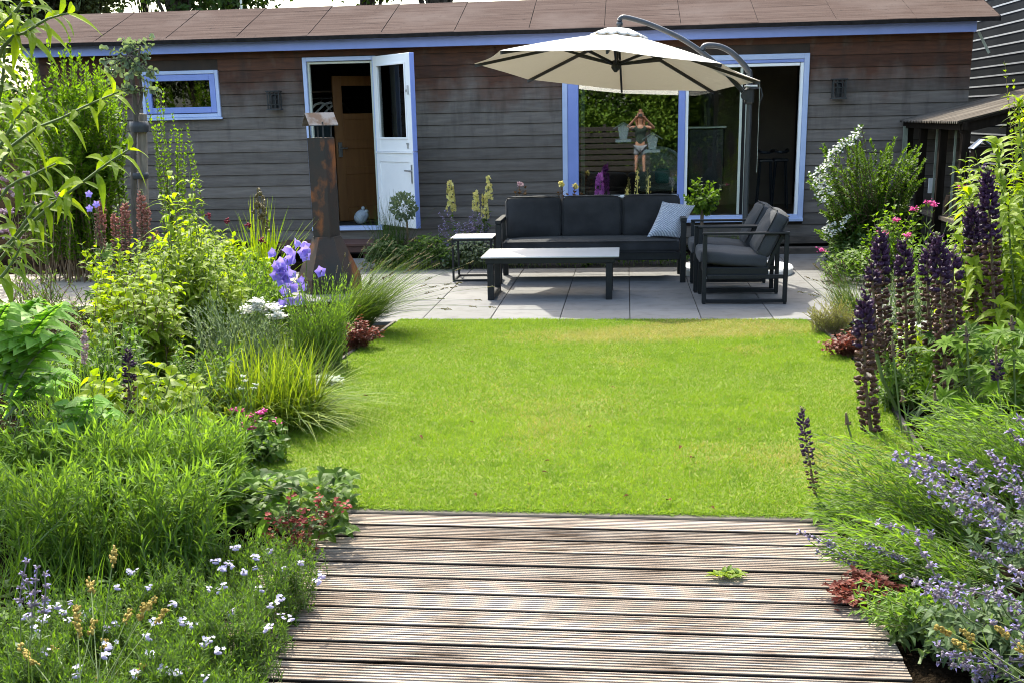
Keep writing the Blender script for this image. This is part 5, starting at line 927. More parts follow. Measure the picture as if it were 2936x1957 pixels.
# upright fine green shrublet
tp = np.array([P(R(655, 815), np.interp(R(0, 1), [0, 1], [630, 760]), 8.1 + R(-.3, .3)) for _ in range(170)]); herb('upright_fine_herb', 'bushy plant of fine upright green stems beside the red sedum', 'plant', tp, (P(735, 830, 8.0)[0], 8.0), .16, (.042, .009), 40, G['linear'], S_, None, (.0025, .0012), 1.3, 0, 7, .01, t0=.08, ang=30, opp=False)
# sedge with seed heads leaning over the patio
c = P(800, 720, 9.6); r, B, D, L, b = tuft('sedge_clump', 'arching sedge clump with brown seed heads leaning over the corner of the patio', 'grass', (c[0], 9.5), 700, .78, .008, G['sedge'], .18, .65, .5, (.62, -.12)); sel = np.concatenate([np.where(D[:, 0] > .25)[0][:46], np.where(D[:, 0] <= .25)[0][:26]]); sedheads(r, B, D, L, b, sel, (S_, FL['dseed']), .036, 'seed_head', 1.3)
# red sedum, silver rosettes, achillea
def sedum(name, lb, c, rx, h, n=420, group='red stonecrop'):
    r = thing(name, (c[0], c[1], 0), lb, 'sedum', group); tp = disc(60, c, (rx, rx * .8), h); tp[:, 2] = h * R(.6, 1.1, 60) * (1 - .5 * np.hypot(tp[:, 0] - c[0], tp[:, 1] - c[1]) / rx); pa = paths_to(disc(60, c, rx * .4), tp, 5); mb = MB(); stems(mb, pa, .003, .002); mb.build('stem', RS, r); mb = MB(); leafy(mb, pa, 18, .026, .02, .2, 1, 60, jit=.6, taper=.1); petals(mb, np.repeat(tp, 3, 0) + rng.normal(size=(180, 3)) * .018, sph(180) * .4 + [0, 0, 1], .017, 5, .7, .2, R(.3, 1, 180)); mb.build('foliage', G['red'], r)
sedum('red_sedum', 'red leaved stonecrop by the left lawn edge near the patio', P(822, 790, 8.75)[:2], .19, .24)
sedum('red_sedum', 'red leaved stonecrop by the right lawn edge near the patio', P(1943, 800, 8.4)[:2], .17, .18)
def rosettes(lb, c, n, rx, L, gm, name='silver_rosette'):
    r = thing(name, (c[0], c[1], 0), lb, 'plant'); mb = MB(); q = disc(n, c, (rx, rx * .7), L * .3); 
    for k in range(9): a = R(0, 6.28, n); leaves(mb, q, np.stack([np.cos(a), np.sin(a), R(.3, 1.1, n)], -1), np.tile([0, 0, 1.], (n, 1)), L * R(.7, 1.2, n), L * .42, 'ovate', .3, .15, .1, R(0, 1, n))
    mb.build('foliage', gm, r); return r
rosettes('low silvery green rosettes on bare soil at the left lawn edge', P(738, 850, 7.45)[:2], 22, .17, .08, G['silver'])
def umbel(name, lb, lst, Y, base, mt, hr=.035, n=40, leaf=(.06, .014), gm=None, part='flower_head', flat=.3):
    tp = px_tips(lst, Y, .08); r, pa = herb(name, lb, 'flower', tp, base, .08, leaf, 14, gm or G['linear'], S_, None, (.003, .0018), t0=.1)
    for p_ in tp:
        mb = MB(); blobs(mb, p_[None] - [0, 0, hr * .25], np.array([[1., 0, 0]]), hr * 1.7, hr * .5, .4); q = p_ + rng.normal(size=(n, 3)) * hr * .55 * np.array([1, 1, flat]); petals(mb, q, sph(n) * .5 + [0, 0, 1.], hr * .28, 5, .8, .15, R(0, 1, n)); mb.build(part, mt, r, at=p_)
    return r
umbel('white_achillea', 'white flat flower heads left of the fine upright bush', [(592, 694), (598, 700), (622, 702), (632, 708), (628, 728), (640, 726), (588, 708), (575, 706), (606, 712), (568, 714), (590, 690), (636, 722)], 7.5, None, FL['white'], .045, 46)
# yellow-green grass mound
c = P(610, 880, 6.45)[:2]; tuft('golden_grass_mound', 'large arching mound of yellow-green grass leaves beside the lawn', 'grass', c, 1300, .6, .013, G['yell'], .3, .95, .95, (.05, -.05))
c2 = P(700, 872, 6.9)[:2]; r, pa = herb('small_gold_herb', 'low golden twiggy herb spilling onto the lawn edge below the grass mound', 'plant', tipsbox(660, 735, lambda u: 845 + R(0, 45), 6.7, .15, 60), (c2[0] - .02, 6.75), .12, (.02, .008), 24, G['thyme'], BS, None, (.002, .001), jit=.5)
# hydrangea-like shrub, bistort, dark lupin
lim(195, 480, lambda u: np.interp(u, [195, 230, 350, 440, 480], [850, 815, 815, 840, 900]) + R(0, 90), 5.7, .3, 70, 'low shrub of broad lime leaves around the single dark lupin', .115, .075, 14, shape='ovate', ang=70, droop=.3, rb=.25, base=(P(340, 960, 5.7)[0], 5.7), name='broadleaf_shrub')
lp = thing('dark_lupin', (P(296, 960, 5.55)[0], 5.55, 0), 'single dark purple lupin spike rising from broad lime leaves in the left bed', 'lupin', 'dark lupins'); lup_spike(lp, P(296, 945, 5.5), P(293, 803, 5.5), .045, (0, .05, .5), dens=.75)
r, pa = herb('pink_bistort', 'pale pink bistort spike above thin grass in the left bed', 'flower', px_tips(((194, 832),), 6.0), None, .02, (.1, .012), 8, G['linear'], S_, None); p0, p1 = P(193, 832, 6.), P(194, 760, 6.); n = 150; t_ = R(0, 1, n); mb = MB(); q = p0 + (p1 - p0) * t_[:, None] + nrm(rng.normal(size=(n, 3))) * (.02 * np.sin(np.clip(t_, .1, .95) * np.pi) ** .5)[:, None]; blobs(mb, q, sph(n), .015, .011, R(0, 1, n)); mb.build('flower_spike', FL['bist'], r, at=p0)
tuft('fine_grass', 'thin bright grass blades around the bistort spike', 'grass', P(185, 930, 6.1)[:2], 260, .6, .006, G['linear'], .25, .45, .4)
# pink geranium and white wisps at the lawn edge
umbel('pink_cranesbill', 'magenta pink cranesbill flowers at the lawn edge', [(535, 938), (553, 940), (572, 952), (598, 945), (605, 940), (628, 960), (565, 972), (572, 982), (560, 990), (580, 978), (640, 966), (590, 963), (548, 985)], 5.75, (P(560, 1010, 5.8)[0], 5.8), FL['mag'], .028, 9, (.05, .035), G['mid'])
lim(500, 640, lambda u: 950 + R(0, 60), 5.7, .2, 40, 'low leafy cranesbill foliage along the lawn edge', .05, .04, 12, G['mid'], shape='round', ang=70, rb=.2)
umbel('white_campion', 'thin white campion flowers before the dark gap under the grass mound', [(558, 862), (562, 872), (588, 880), (585, 888), (552, 890)], 6.0, None, FL['white'], .018, 10, (.05, .01))
# cardoon
def cardoon(lb, c, specs, Y, gm):
    r = thing('cardoon', (c[0], c[1], 0), lb, 'plant', 'cardoons'); mb = MB(); mr = MB()
    for (u0, v0, u1, v1, Wd) in specs:
        a, b_ = P(u0, v0, Y), P(u1, v1, Y + R(-.35, .1)); mid = (a + b_) / 2 + [0, 0, .12]; k = 8; t_ = np.linspace(0, 1, k)[:, None]; pa = a * (1 - t_) ** 2 + 2 * mid * t_ * (1 - t_) + b_ * t_ ** 2; tube(mr, pa, np.linspace(.009, .002, k), 5); d = nrm(np.gradient(pa, axis=0)); s_ = nrm(np.cross(d, [0, .3, 1.])); W_ = Wd * np.sin(np.linspace(.35, 3.0, k)) ** .7
        hw_ = (W_ * .2)[:, None]; n3 = nrm(np.cross(s_, d)); V = np.stack([pa - s_ * hw_ + n3 * hw_ * .3, pa, pa + s_ * hw_ + n3 * hw_ * .3], 1).reshape(-1, 3); i_, j_ = np.meshgrid(np.arange(k - 1), np.arange(2), indexing='ij'); i_ = i_.ravel(); j_ = j_.ravel(); mb.add(V, np.stack([i_ * 3 + j_, i_ * 3 + j_ + 1, i_ * 3 + j_ + 4, i_ * 3 + j_ + 3], -1), R(.3, .8))
        for sd_ in (-1, 1):
            D = s_ * sd_ + d * .75 + np.array([0, 0, .15]); leaves(mb, pa[1:], D[1:], np.tile([0, -.25, 1.], (k - 1, 1)), W_[1:], W_[1:] * .8, 'lance', .35, .2, .1, R(0, 1, k - 1) * .5 + (.45 if sd_ > 0 else .0))
            leaves(mb, (pa[1:-1] + pa[2:]) / 2, (D[1:-1] + D[2:]) * [1, 1, .6] , np.tile([0, -.4, 1.], (k - 2, 1)), W_[1:-1] * .6, W_[1:-1] * .5, 'lance', .3, .2, .1, R(0, 1, k - 2))
    mr.build('midrib', G['silver'], r); mb.build('foliage', gm, r)
G['card'] = leafmat('cardoon_leaf', (.15, .30, .05), (.27, .42, .12), .5, .5, warm=(1.35, 1.5, .6))
cardoon('big jagged silvery-green cardoon at the far left edge', P(20, 960, 5.2)[:2], [(10, 900, 140, 700, .2), (0, 850, 90, 690, .17), (20, 920, 150, 770, .2), (-30, 860, 20, 700, .16), (20, 950, 160, 860, .18), (10, 960, 130, 900, .15), (-40, 900, -60, 740, .2), (0, 900, 60, 790, .15)], 5.2, G['card'])
cardoon('second silvery cardoon leaning right of the first with drooping leaves', P(190, 1060, 4.9)[:2], [(190, 1040, 215, 915, .13), (190, 1040, 150, 930, .12), (195, 1050, 265, 950, .12), (185, 1050, 240, 1010, .1), (190, 1045, 110, 990, .1)], 4.9, G['card'])
lim(0, 130, lambda u: 900 + R(0, 80), 4.7, .2, 22, 'pale green lance-leaved stems below the cardoon at the left edge', .1, .026, 20, G['hedge'], ang=60, curl=.4, rb=.15)
# fresh linear-leaved stands
for i, (u0, u1, Yk, vv, n, lb) in enumerate(((-60, 190, 4.75, 985, 150, 'stand of tall linear-leaved stems at the left edge of the picture'), (170, 380, 4.7, 960, 170, 'stand of tall linear-leaved stems in the middle of the near left bed'), (360, 560, 4.85, 960, 150, 'stand of tall linear-leaved stems nearest the lawn'))):
    tp = np.array([P(R(u0, u1), vv + abs(rng.normal()) * 110, Yk + R(-.4, .35)) for _ in range(n)]); bc = (P((u0 + u1) / 2, 1200, Yk - .1)[0], Yk - .1); herb('linear_leaved_perennial', lb, 'plant', tp, bc, .22, (.11, .0105), 34, G['linear'], S_, 'linear-leaved stands', (.0032, .0014), 1.2, 0, 7, .02, t0=.1, ang=26, opp=False, shape='linear', curl=.25, taper=.4)
for i, (u0, u1, n, lb) in enumerate(((-40, 260, 90, 'shorter linear-leaved stems in front of the stand at the left edge'), (240, 520, 100, 'shorter linear-leaved stems between the tall stand and the phlox mat'))):
    tp = np.array([P(R(u0, u1), 1060 + abs(rng.normal()) * 60, 4.15 + R(-.25, .25)) for _ in range(n)]); herb('linear_leaved_perennial', lb, 'plant', tp, (P((u0 + u1) / 2, 1280, 4.1)[0], 4.1), .25, (.095, .010), 30, G['linear'], S_, 'linear-leaved stands', (.003, .0012), 1.2, 0, 7, .02, t0=.1, ang=28, opp=False, shape='linear', curl=.25, taper=.4)
for u0, u1, Yk, lb in ((-20, 300, 4.9, 'wispy tall pale stems with tiny buds above the left linear-leaved stands'), (280, 570, 4.95, 'wispy tall pale stems with tiny buds above the stand nearest the lawn')):
    tp = np.array([P(R(u0, u1), 870 + abs(rng.normal()) * 70, Yk + R(-.3, .3)) for _ in range(42)]); r, pa = herb('wispy_perennial', lb, 'plant', tp, (P((u0 + u1) / 2, 1150, Yk)[0], Yk), .3, (.07, .006), 16, G['linear'], S_, None, (.003, .0012), 1.15, 0, 7, .04, t0=.15, ang=28, opp=False, shape='linear', curl=.2)
# strawberry-like plant, dock leaves, red flowers by the deck corner
c = P(690, 1240, 4.55); r = thing('wild_strawberry', (c[0], 4.55, 0), 'leafy green clump spilling over the deck corner', 'plant'); mb = MB(); q = np.array([P(R(520, 815), R(1085, 1235), 4.75 + R(-.35, .3)) for _ in range(330)]); palm_leaves(mb, q, 3, .048, .034, sph(330) * .55 + [0, -.2, 1.]); mb.build('foliage', G['mid'], r); B = disc(60, (c[0], 4.7), .12); pa = paths_to(B, q[:60], 5); mb = MB(); stems(mb, pa, .0025, .0015); mb.build('stem', S_, r)
dk = thing('dock_plant', (P(590, 1260, 4.5)[0], 4.5, 0), 'long pale ribbed dock leaves between stems and red flowers', 'plant'); mb = MB(); leaves(mb, np.array([P(590, 1255, 4.5), P(600, 1180, 4.6), P(560, 1190, 4.6), P(610, 1255, 4.45), P(545, 1105, 4.8)]), np.array([P(612, 1180, 4.5) - P(590, 1255, 4.5), P(660, 1140, 4.6) - P(600, 1180, 4.6), P(505, 1200, 4.55) - P(560, 1190, 4.6), P(680, 1290, 4.3) - P(610, 1255, 4.45), P(640, 1075, 4.9) - P(545, 1105, 4.8)]), np.tile([0, -.7, .7], (5, 1)), .22, .055, 'lance', .15, .2, .1, R(.2, .8, 5)); mb.build('foliage', G['card'], dk)
fl = [(R(600, 800), R(1130, 1265)) for _ in range(24)]; fl = [f_ for f_ in fl if abs(f_[0] - 690) < 110]; tp = px_tips(fl, 4.42, .1); c = (P(690, 1260, 4.4)[0], 4.42); r, pa = herb('red_saxifrage', 'brick red little flowers on red stems by the deck corner', 'flower', tp, c, .1, (.018, .012), 12, G['red'], RS, None, (.002, .0012), t0=.2)
for p_ in tp: mb = MB(); k = 7; blobs(mb, p_[None] - [0, 0, .008], np.array([[1., 0, 0]]), .03, .012, .2); petals(mb, p_ + rng.normal(size=(k, 3)) * .012, sph(k) * .5 + [0, -.3, 1.], .0095, 5, .8, .1, R(0, 1, k)); mb.build('flower_head', FL['redfl'], r, at=p_)
# phlox mat
c = P(330, 1440, 3.35); r = thing('phlox_mat', (c[0], 3.35, 0), 'spreading mat of fine green foliage dotted with pale lilac flowers over the left deck edge', 'plant'); n = 3600; us, vs = R(-80, 745, n), R(1235, 1640, n); pts = []
for u, v in zip(us, vs):
    edge = np.interp(v, [1235, 1300, 1400, 1480, 1568, 1640], [700, 735, 690, 640, 600, 560]); left = np.interp(v, [1235, 1330, 1420], [560, 330, -80])
    if left + R(-40, 40) < u < edge + R(-18, 10): q = g(u * K, v * K, .05 + .10 * min(1, max(0, (edge - u) / 90)) + .05 * math.sin(u * .021) * math.sin(v * .03)); pts.append(q)
pts = np.array(pts); N = len(pts); print('phlox shoots', N); T_ = pts + np.stack([R(-.05, .05, N), R(-.05, .05, N), R(.0, .05, N)], -1); B = pts + np.stack([R(-.03, .03, N), R(-.03, .03, N), -R(.05, .12, N)], -1); B[:, 2] = np.maximum(B[:, 2], 0); pa = paths_to(B, T_, 4, 1.2); mb = MB(); leafy(mb, pa, 18, .026, .0062, .1, 1, 55, jit=.6, taper=.2); mb.build('foliage', G['mid'], r); mb = MB(); stems(mb, pa, .0016, .001); mb.build('stem', S_, r)
def phl(mb, p): k = int(R(3, 9)); blobs(mb, p[None] - [0, 0, .012], np.array([[1., 0, 0]]), .03, .012, .2); petals(mb, p + rng.normal(size=(k, 3)) * [.011, .009, .003], sph(k) * .45 + [0, -.35, 1.], .0078, 5, .85, .1, R(0, 1, k))
spots = [(540, 1254), (495, 1285), (518, 1292), (530, 1296), (512, 1302), (590, 1275), (620, 1262), (340, 1345), (515, 1340), (480, 1348), (500, 1352), (270, 1345), (300, 1310), (110, 1395), (130, 1388), (145, 1402), (100, 1418), (160, 1420), (205, 1400), (195, 1415), (85, 1440), (240, 1440), (270, 1430), (430, 1420), (440, 1432), (420, 1428), (480, 1465), (470, 1472), (500, 1490), (240, 1500), (100, 1498), (250, 1480), (690, 1288), (730, 1330), (740, 1318), (650, 1302), (620, 1385), (650, 1410), (670, 1415), (600, 1350), (380, 1535), (410, 1540), (470, 1555), (360, 1420), (340, 1460), (400, 1380), (160, 1380), (55, 1412), (560, 1310), (585, 1300), (530, 1400), (175, 1545), (350, 1500), (180, 1530), (310, 1545), (610, 1440), (640, 1370)]
sp = np.array([g(u * K, v * K, .19) for u, v in spots]); scatter_heads(r, sp, headfn(r, 'flower_head', FL['phl'], phl), 'flower_head')
# sedge seed heads bottom left
c = (P(170, 1560, 2.75)[0], 2.72); r, B, D, L, b = tuft('sedge_clump', 'ochre seed-headed sedge rising through the phlox mat at the bottom left', 'grass', c, 60, .42, .006, G['sedge'], .25, .5, .3, (.05, .1)); tp = np.array([P(u, v, 2.95 + R(-.1, .2)) for u, v in [(262, 1260), (208, 1330), (355, 1370), (175, 1390), (335, 1385), (175, 1430), (240, 1470), (300, 1400), (45, 1480), (60, 1500), (220, 1560), (330, 1525), (265, 1540), (120, 1480), (380, 1400), (215, 1425)]]); pa = paths_to(disc(len(tp), c, .15), tp, 6, 1.3); mb = MB(); stems(mb, pa, .0022, .0014); mb.build('culm', S_, r)
for i, p_ in enumerate(tp): d = nrm(pa[i, -1] - pa[i, -2]); k = 26; t_ = R(0, 1, k); mb = MB(); blobs(mb, p_ - d * (1 - t_)[:, None] * .045 + rng.normal(size=(k, 3)) * .0042, np.tile(d, (k, 1)) + rng.normal(size=(k, 3)) * .6, .014, .0085, R(0, 1, k)); mb.build('seed_head', FL['seed'], r, at=p_)
def nepeta(lb, tips, base, rb, sp_len, group='catmint', gm=None, nw=7, hs=1., nl=14):
    r, pa = herb('catmint', lb, 'flower', tips, base, rb, (.036 * hs, .02 * hs), nl, gm or G['lav'], S_, group, (.0028, .0014), 1.2, .05, 8, .01, t0=.08, t1=.8, ang=60)
    for i in range(len(pa)):
        mb = MB(); a, d = along(pa[i:i + 1], np.linspace(1 - sp_len / max(.12, np.linalg.norm(pa[i, -1] - pa[i, 0])), 1, nw)[None].clip(.2, 1)); a, d = a[0], d[0]; tube(mb, a, .0022, 4)
        for w_ in range(nw):
            k = int(10 * (1.1 - .55 * w_ / nw)); rr_ = .014 * hs * (1.15 - .6 * w_ / nw); o = sph(k); o = nrm(o - (o @ d[w_])[:, None] * d[w_] * .6); blobs(mb, a[w_] + o * rr_ * .55, o + d[w_] * .6, .012 * hs, .007 * hs, R(0, 1, k), 0); k2_ = max(2, k // 3 + 1); o2 = sph(k2_); diamonds(mb, a[w_] + o2 * rr_ * .6, o2 + [0, -.4, .1], np.tile([0, 0, 1.], (k2_, 1)), .0125 * hs, .010 * hs, .3, R(0, 1, k2_), 1)
        mb.build('flower_spike', [FL['calyx'], FL['nep']], r, at=a[-1])
    return r
nepeta('lone grey-leaved catmint stalk above the phlox at the bottom left', px_tips(((100, 1318), (64, 1335), (95, 1300), (60, 1290)), 3.1), (P(50, 1560, 3.0)[0], 3.0), .06, .12, nw=4, group='catmint', gm=G['grey'])
tuft('woody_lavender', 'dark woody-based tuft behind the phlox mat', 'plant', P(160, 1270, 3.95)[:2], 420, .34, .006, G['mid'], .35, .6, .4, (.1, 0))
# buddleia branches, near left
bd = thing('buddleia', (-3.0, 5.6, 0), 'arching buddleia branches with long drooping bright leaves at the upper left', 'shrub', 'buddleias'); br = [[(-120, 700, 5.7), (6, 363, 5.5), (160, 263, 5.4), (272, 212, 5.3)], [(-80, 700, 5.6), (64, 519, 5.4), (179, 428, 5.3), (250, 374, 5.2), (300, 342, 5.2)], [(-60, 300, 5.2), (6, 109, 5.1), (57, 76, 5.05), (111, 43, 5.0), (160, 31, 5.0)], [(-60, 120, 5.2), (0, 62, 5.1), (45, 14, 5.1), (70, -30, 5.1)], [(-60, 620, 5.5), (20, 560, 5.4), (90, 470, 5.35), (150, 455, 5.3)], [(-50, 560, 5.6), (10, 440, 5.5), (80, 400, 5.5), (130, 375, 5.5)], [(-40, 330, 5.3), (0, 220, 5.2), (10, 120, 5.2), (12, 60, 5.2)], [(-60, 700, 5.3), (0, 640, 5.2), (30, 600, 5.2), (50, 560, 5.2)], [(-50, 420, 5.6), (10, 320, 5.6), (40, 270, 5.6), (70, 240, 5.6)]]
paths = np.array([smooth([P(*q) for q in b_], 9) for b_ in br]); mb = MB(); stems(mb, paths, .010, .004, 5); mb.build('branch', S_, bd); mb = MB(); leafy(mb, paths, 22, .165, .044, .12, 1., 62, 'lance', .45, .25, True, .25, .2, .12, (0, .9)); mb.build('foliage', G['lime'], bd)
for (u0, u1, vf, Yk, n, lf, nl_, gm, lb) in ((150, 330, 720, 6.6, 60, (.09, .03), 22, 'mid', 'dark green lance-leaved stems filling the shade behind the single dark lupin'), (380, 560, 770, 6.5, 60, (.07, .022), 26, 'mid', 'dark green fine stems behind the golden grass mound'), (20, 200, 760, 6.8, 60, (.08, .016), 24, 'linear', 'loose green stems between cardoon and pink bistort'), (470, 680, 590, 9.2, 70, (.09, .04), 20, 'hedge', 'bright leafy stems between spiky clump and violet bellflowers'), (180, 420, 520, 9.4, 60, (.10, .045), 22, 'lime', 'lime leafy stems at the feet of the pink lupins'), (560, 700, 700, 8.6, 70, (.06, .014), 26, 'sedge', 'fine green stems around the base of the violet bellflowers')):
    lim(u0, u1, lambda u: vf + R(0, 110), Yk, .4, n, lb, lf[0], lf[1], nl_, G[gm], rb=.3, ang=50, curl=.3, droop=.2)
for (u0, u1, vf, Yk, n, lf, nl_, gm, lb) in ((2060, 2330, 700, 7.6, 60, (.10, .036), 22, 'lime', 'lime leafy stems between the dark lupins and the right buddleia'), (2000, 2140, 780, 7.0, 50, (.07, .02), 24, 'mid', 'green stems behind the front dark lupin spike'), (2120, 2360, 930, 5.6, 60, (.10, .03), 20, 'mid', 'dark green leafy stems below the lupin leaves at the right edge'), (2100, 2370, 1330, 3.6, 60, (.06, .028), 20, 'lav', 'leafy grey-green catmint foliage without flowers at the bottom right')):
    lim(u0, u1, lambda u: vf + R(0, 130), Yk, .35, n, lb, lf[0], lf[1], nl_, G[gm], rb=.25, ang=52, curl=.3, droop=.2)
# ------------------------------------------------ BED BEHIND THE SOFA
c = P(905, 590, 14.1); r, B, D, L, b = tuft('ornamental_grass', 'thin dark grass tuft at the foot of the open door leaf', 'grass', (c[0], 14.0), 300, .85, .005, G['dark'], .16, .38, .25); sedheads(r, B, D, L, b, np.arange(24), (S_, FL['dseed']), .018, 'seed_head', 1.05)
q = P(927, 475, 14.0); r = thing('small_standard_bush', (q[0], 14., 0), 'small ball-headed bush on a short stem before the white door', 'shrub'); mb = MB(); tube(mb, [(q[0] + .04, 14, 0), (q[0] + .03, 14, q[2] - .1)], .012, 6); mb.build('trunk', BS, r); mb = MB(); n = 420; d_ = sph(n); pp = q + d_ * (R(.2, 1, n) ** .5)[:, None] * [.15, .13, .16] + [0, 0, .0]; diamonds(mb, pp, d_ + [0, 0, .3], sph(n), .045, .035, .15, R(0, 1, n)); mb.build('crown', G['grey'], r)
def cover(lb, u0, u1, Y, dY, h, n, L, gm, name='ground_cover_plant', W=.7, cat='plant'):
    xa, xb = P(u0, 600, Y)[0], P(u1, 600, Y)[0]; r = thing(name, ((xa + xb) / 2, Y, 0), lb, cat); q = np.stack([R(xa, xb, n), Y + R(-dY, dY, n), np.zeros(n)], -1); e = 1 - np.abs((q[:, 0] - (xa + xb) / 2) / ((xb - xa) / 2)) ** 3 * .6; q[:, 2] = h * e * R(.25, 1.05, n); mb = MB(); leaves(mb, q, nrm(np.stack([R(-1, 1, n), R(-1, .6, n), R(-.1, .6, n)], -1)), np.tile([0, -.2, 1.], (n, 1)), L * R(.6, 1.2, n), L * W * R(.7, 1.1, n), 'ovate', .3, .15, .25, R(0, 1, n)); mb.build('foliage', gm, r)
    B = q[::6].copy(); B[:, 2] = 0; pa = paths_to(B + rng.normal(size=B.shape) * [.05, .05, 0], q[::6], 4); mb = MB(); stems(mb, pa, .003, .002); mb.build('stem', S_, r); return r
cover('dark low-leaved clump beside the wooden step', 845, 935, 13.75, .3, .34, 420, .075, G['dark'])
cover('green low-leaved clump below the ornamental grass', 925, 1045, 13.8, .32, .36, 560, .07, G['mid'])
cover('pale variegated clump behind the side table', 1025, 1150, 13.75, .28, .33, 520, .055, G['grey'])
cover('low ground cover in the shade under the sofa', 1140, 1350, 13.8, .2, .2, 480, .06, G['mid'])
cover('green ground cover seen under the right half of the sofa', 1345, 1580, 13.85, .2, .2, 460, .06, G['mid'])
tuft('shade_grass', 'light grass seen under the armchair arms against the sill board', 'grass', P(1655, 600, 14.2)[:2], 260, .42, .006, G['sedge'], .3, .4, .5)
nepeta('lilac catmint spikes behind the side table', np.array([P(R(1000, 1130), R(480, 560), 13.9 + R(-.2, .2)) for _ in range(34)]), (P(1070, 600, 13.9)[0], 13.9), .2, .2, nw=6, hs=1.5)
def tallspike(name, lb, lst, Y, mt, rad=.06, ln=.32, gm=None, leaf=(.14, .05), cat='flower', n=70):
    tp = px_tips(lst, Y, .05); r, pa = herb(name, lb, cat, tp, None, .06, leaf, 14, gm or G['mid'], S_, None, (.008, .004), 1.1, t0=.05, t1=.62, shape='ovate', ang=60)
    for i, p_ in enumerate(tp):
        k = n; t_ = R(0, 1, k); l_ = ln * R(.8, 1.1); tube_ = 0; q = p_ - [0, 0, 1.] * (t_ * l_)[:, None] + nrm(rng.normal(size=(k, 3)) * [1, 1, .2]) * (rad * (.45 + .55 * t_))[:, None]; mb = MB(); tube(mb, [p_, p_ - [0, 0, l_]], .006, 5); petals(mb, q, nrm(q - (p_ - np.array([0, 0, 1.]) * (t_ * l_)[:, None])) + [0, 0, -.15], rad * .55, 5, .9, .35, R(0, 1, k)); mb.build('flower_spike', mt, r, at=p_)
tallspike('yellow_foxglove', 'pale yellow flower spike left of the pair behind the side table', [(1034, 420)], 14.2, FL['yel'], .055, .30)
tallspike('yellow_foxglove', 'tallest pale yellow flower spike beside the left end of the sofa', [(1122, 405), (1113, 448), (1092, 440)], 14.1, FL['yel'], .045, .26, n=46)
tallspike('purple_foxglove', 'purple foxglove spike against the picture window behind the sofa', [(1377, 398)], 14.2, FL['fox'], .06, .42)
tallspike('yellow_foxglove', 'thin yellow flower spike against the picture window centre', [(1464, 392), (1490, 405), (1440, 430)], 14.3, FL['yel'], .03, .34, n=26)
for us, lb, ft in (([(1195, 425), (1208, 430), (1185, 440), (1200, 445)], 'bronze-leaved rose with one pink bloom above the left sofa cushion', 'bist'), ([(1290, 425), (1320, 432), (1305, 445), (1335, 445), (1282, 440)], 'bronze-leaved rose with peach blooms at the left window post', 'yel')):
    tp = px_tips(us, 13.9, .1); r, pa = herb('bronze_leaved_rose', lb, 'rose', tp, None, .06, (.075, .045), 26, G['purp'], RS, 'roses behind the sofa', (.006, .003), t0=.45, shape='ovate', ang=65)
    for p_ in tp[:2 if ft == 'yel' else 1]: mb = MB(); petals(mb, p_ + rng.normal(size=(8, 3)) * .012 + [0, -.05, .02], sph(8) + [0, -.6, .5], .035, 5, 1, .4, R(0, 1, 8)); mb.build('flower_head', FL[ft], r, at=p_)
q = P(1612, 452, 13.5); r = thing('small_standard_bush', (q[0], 13.5, 0), 'small round-headed standard bush between scatter cushion and sliding door', 'shrub'); mb = MB(); tube(mb, [(q[0] - .0, 13.5, 0), (q[0] + .01, 13.5, q[2])], .02, 7); mb.build('trunk', m['bark'], r); n = 34; e = q + sph(n) * [.2, .18, .2]; pa = paths_to(np.tile(q - [0, 0, .12], (n, 1)), e, 5); mb = MB(); leafy(mb, pa, 22, .062, .042, .25, 1, 60, 'ovate', .2, .1, False, .2, .5); mb.build('crown', G['mid'], r); mb = MB(); stems(mb, pa, .005, .002); mb.build('branch', m['bark'], r)
# ------------------------------------------------ RIGHT BED
c = P(1990, 590, 13.4); tips = np.array([P(R(1885, 2125), np.interp(R(0, 1), [0, 1], [320, 560]) , 13.4 + R(-.4, .3)) for _ in range(130)]); ok = np.hypot((tips[:, 0] - P(2000, 470, 13.4)[0]) / .72, (tips[:, 2] - .75) / .85) < 1; tips = tips[ok]
tips = np.concatenate([tips, px_tips([(1862, 400), (1858, 418), (1868, 430), (1900, 360), (1905, 352), (1945, 340), (1960, 330), (1975, 345), (1885, 440), (1875, 455), (2060, 318), (2040, 330), (2095, 360), (2105, 372), (2080, 335), (1875, 530), (1890, 545), (1920, 520), (1960, 500)], 13.0, .2)]); cb = (P(1995, 600, 13.5)[0], 13.5)
r, pa = herb('spiraea_shrub', 'rounded shrub with arching white-flowered sprays at the right of the sliding door', 'shrub', tips, cb, .2, (.062, .04), 90, G['mid'], BS, None, (.008, .002), 1.3, .35, 8, .03, t0=.15, ang=60, jit=.5)
spr = [(1862, 408), (1866, 425), (1872, 438), (1878, 452), (1890, 395), (1895, 372), (1908, 358), (1930, 350), (1880, 470), (1950, 338), (1962, 328), (1886, 540), (1900, 552), (1935, 520)]
pa = np.array([smooth([P(2005 + R(-20, 20), 500, 13.3), P((u * .55 + 2005 * .45), v - 28, 13.1), P(u * .85 + 2005 * .15, v - 16, 13.0), P(u, v, 12.95)], 9) for u, v in spr]); mb = MB(); stems(mb, pa, .005, .002); mb.build('branch', BS, r); mb = MB(); leafy(mb, pa, 40, .05, .03, .2, 1., 60); mb.build('side_leaves', G['mid'], r)
for i in range(len(pa)):
    if True:
        k = 30; a, d = along(pa[i:i + 1], R(.5, 1., (1, k))); mb = MB(); tube(mb, along(pa[i:i + 1], np.linspace(.48, 1, 7)[None])[0][0], .004, 4); petals(mb, a[0] + rng.normal(size=(k, 3)) * .02 + [0, -.015, .02], sph(k) * .5 + [0, -.5, 1], .015, 5, .9, .1, R(0, 1, k)); mb.build('flower_spray', FL['white'], r, at=pa[i, -1])
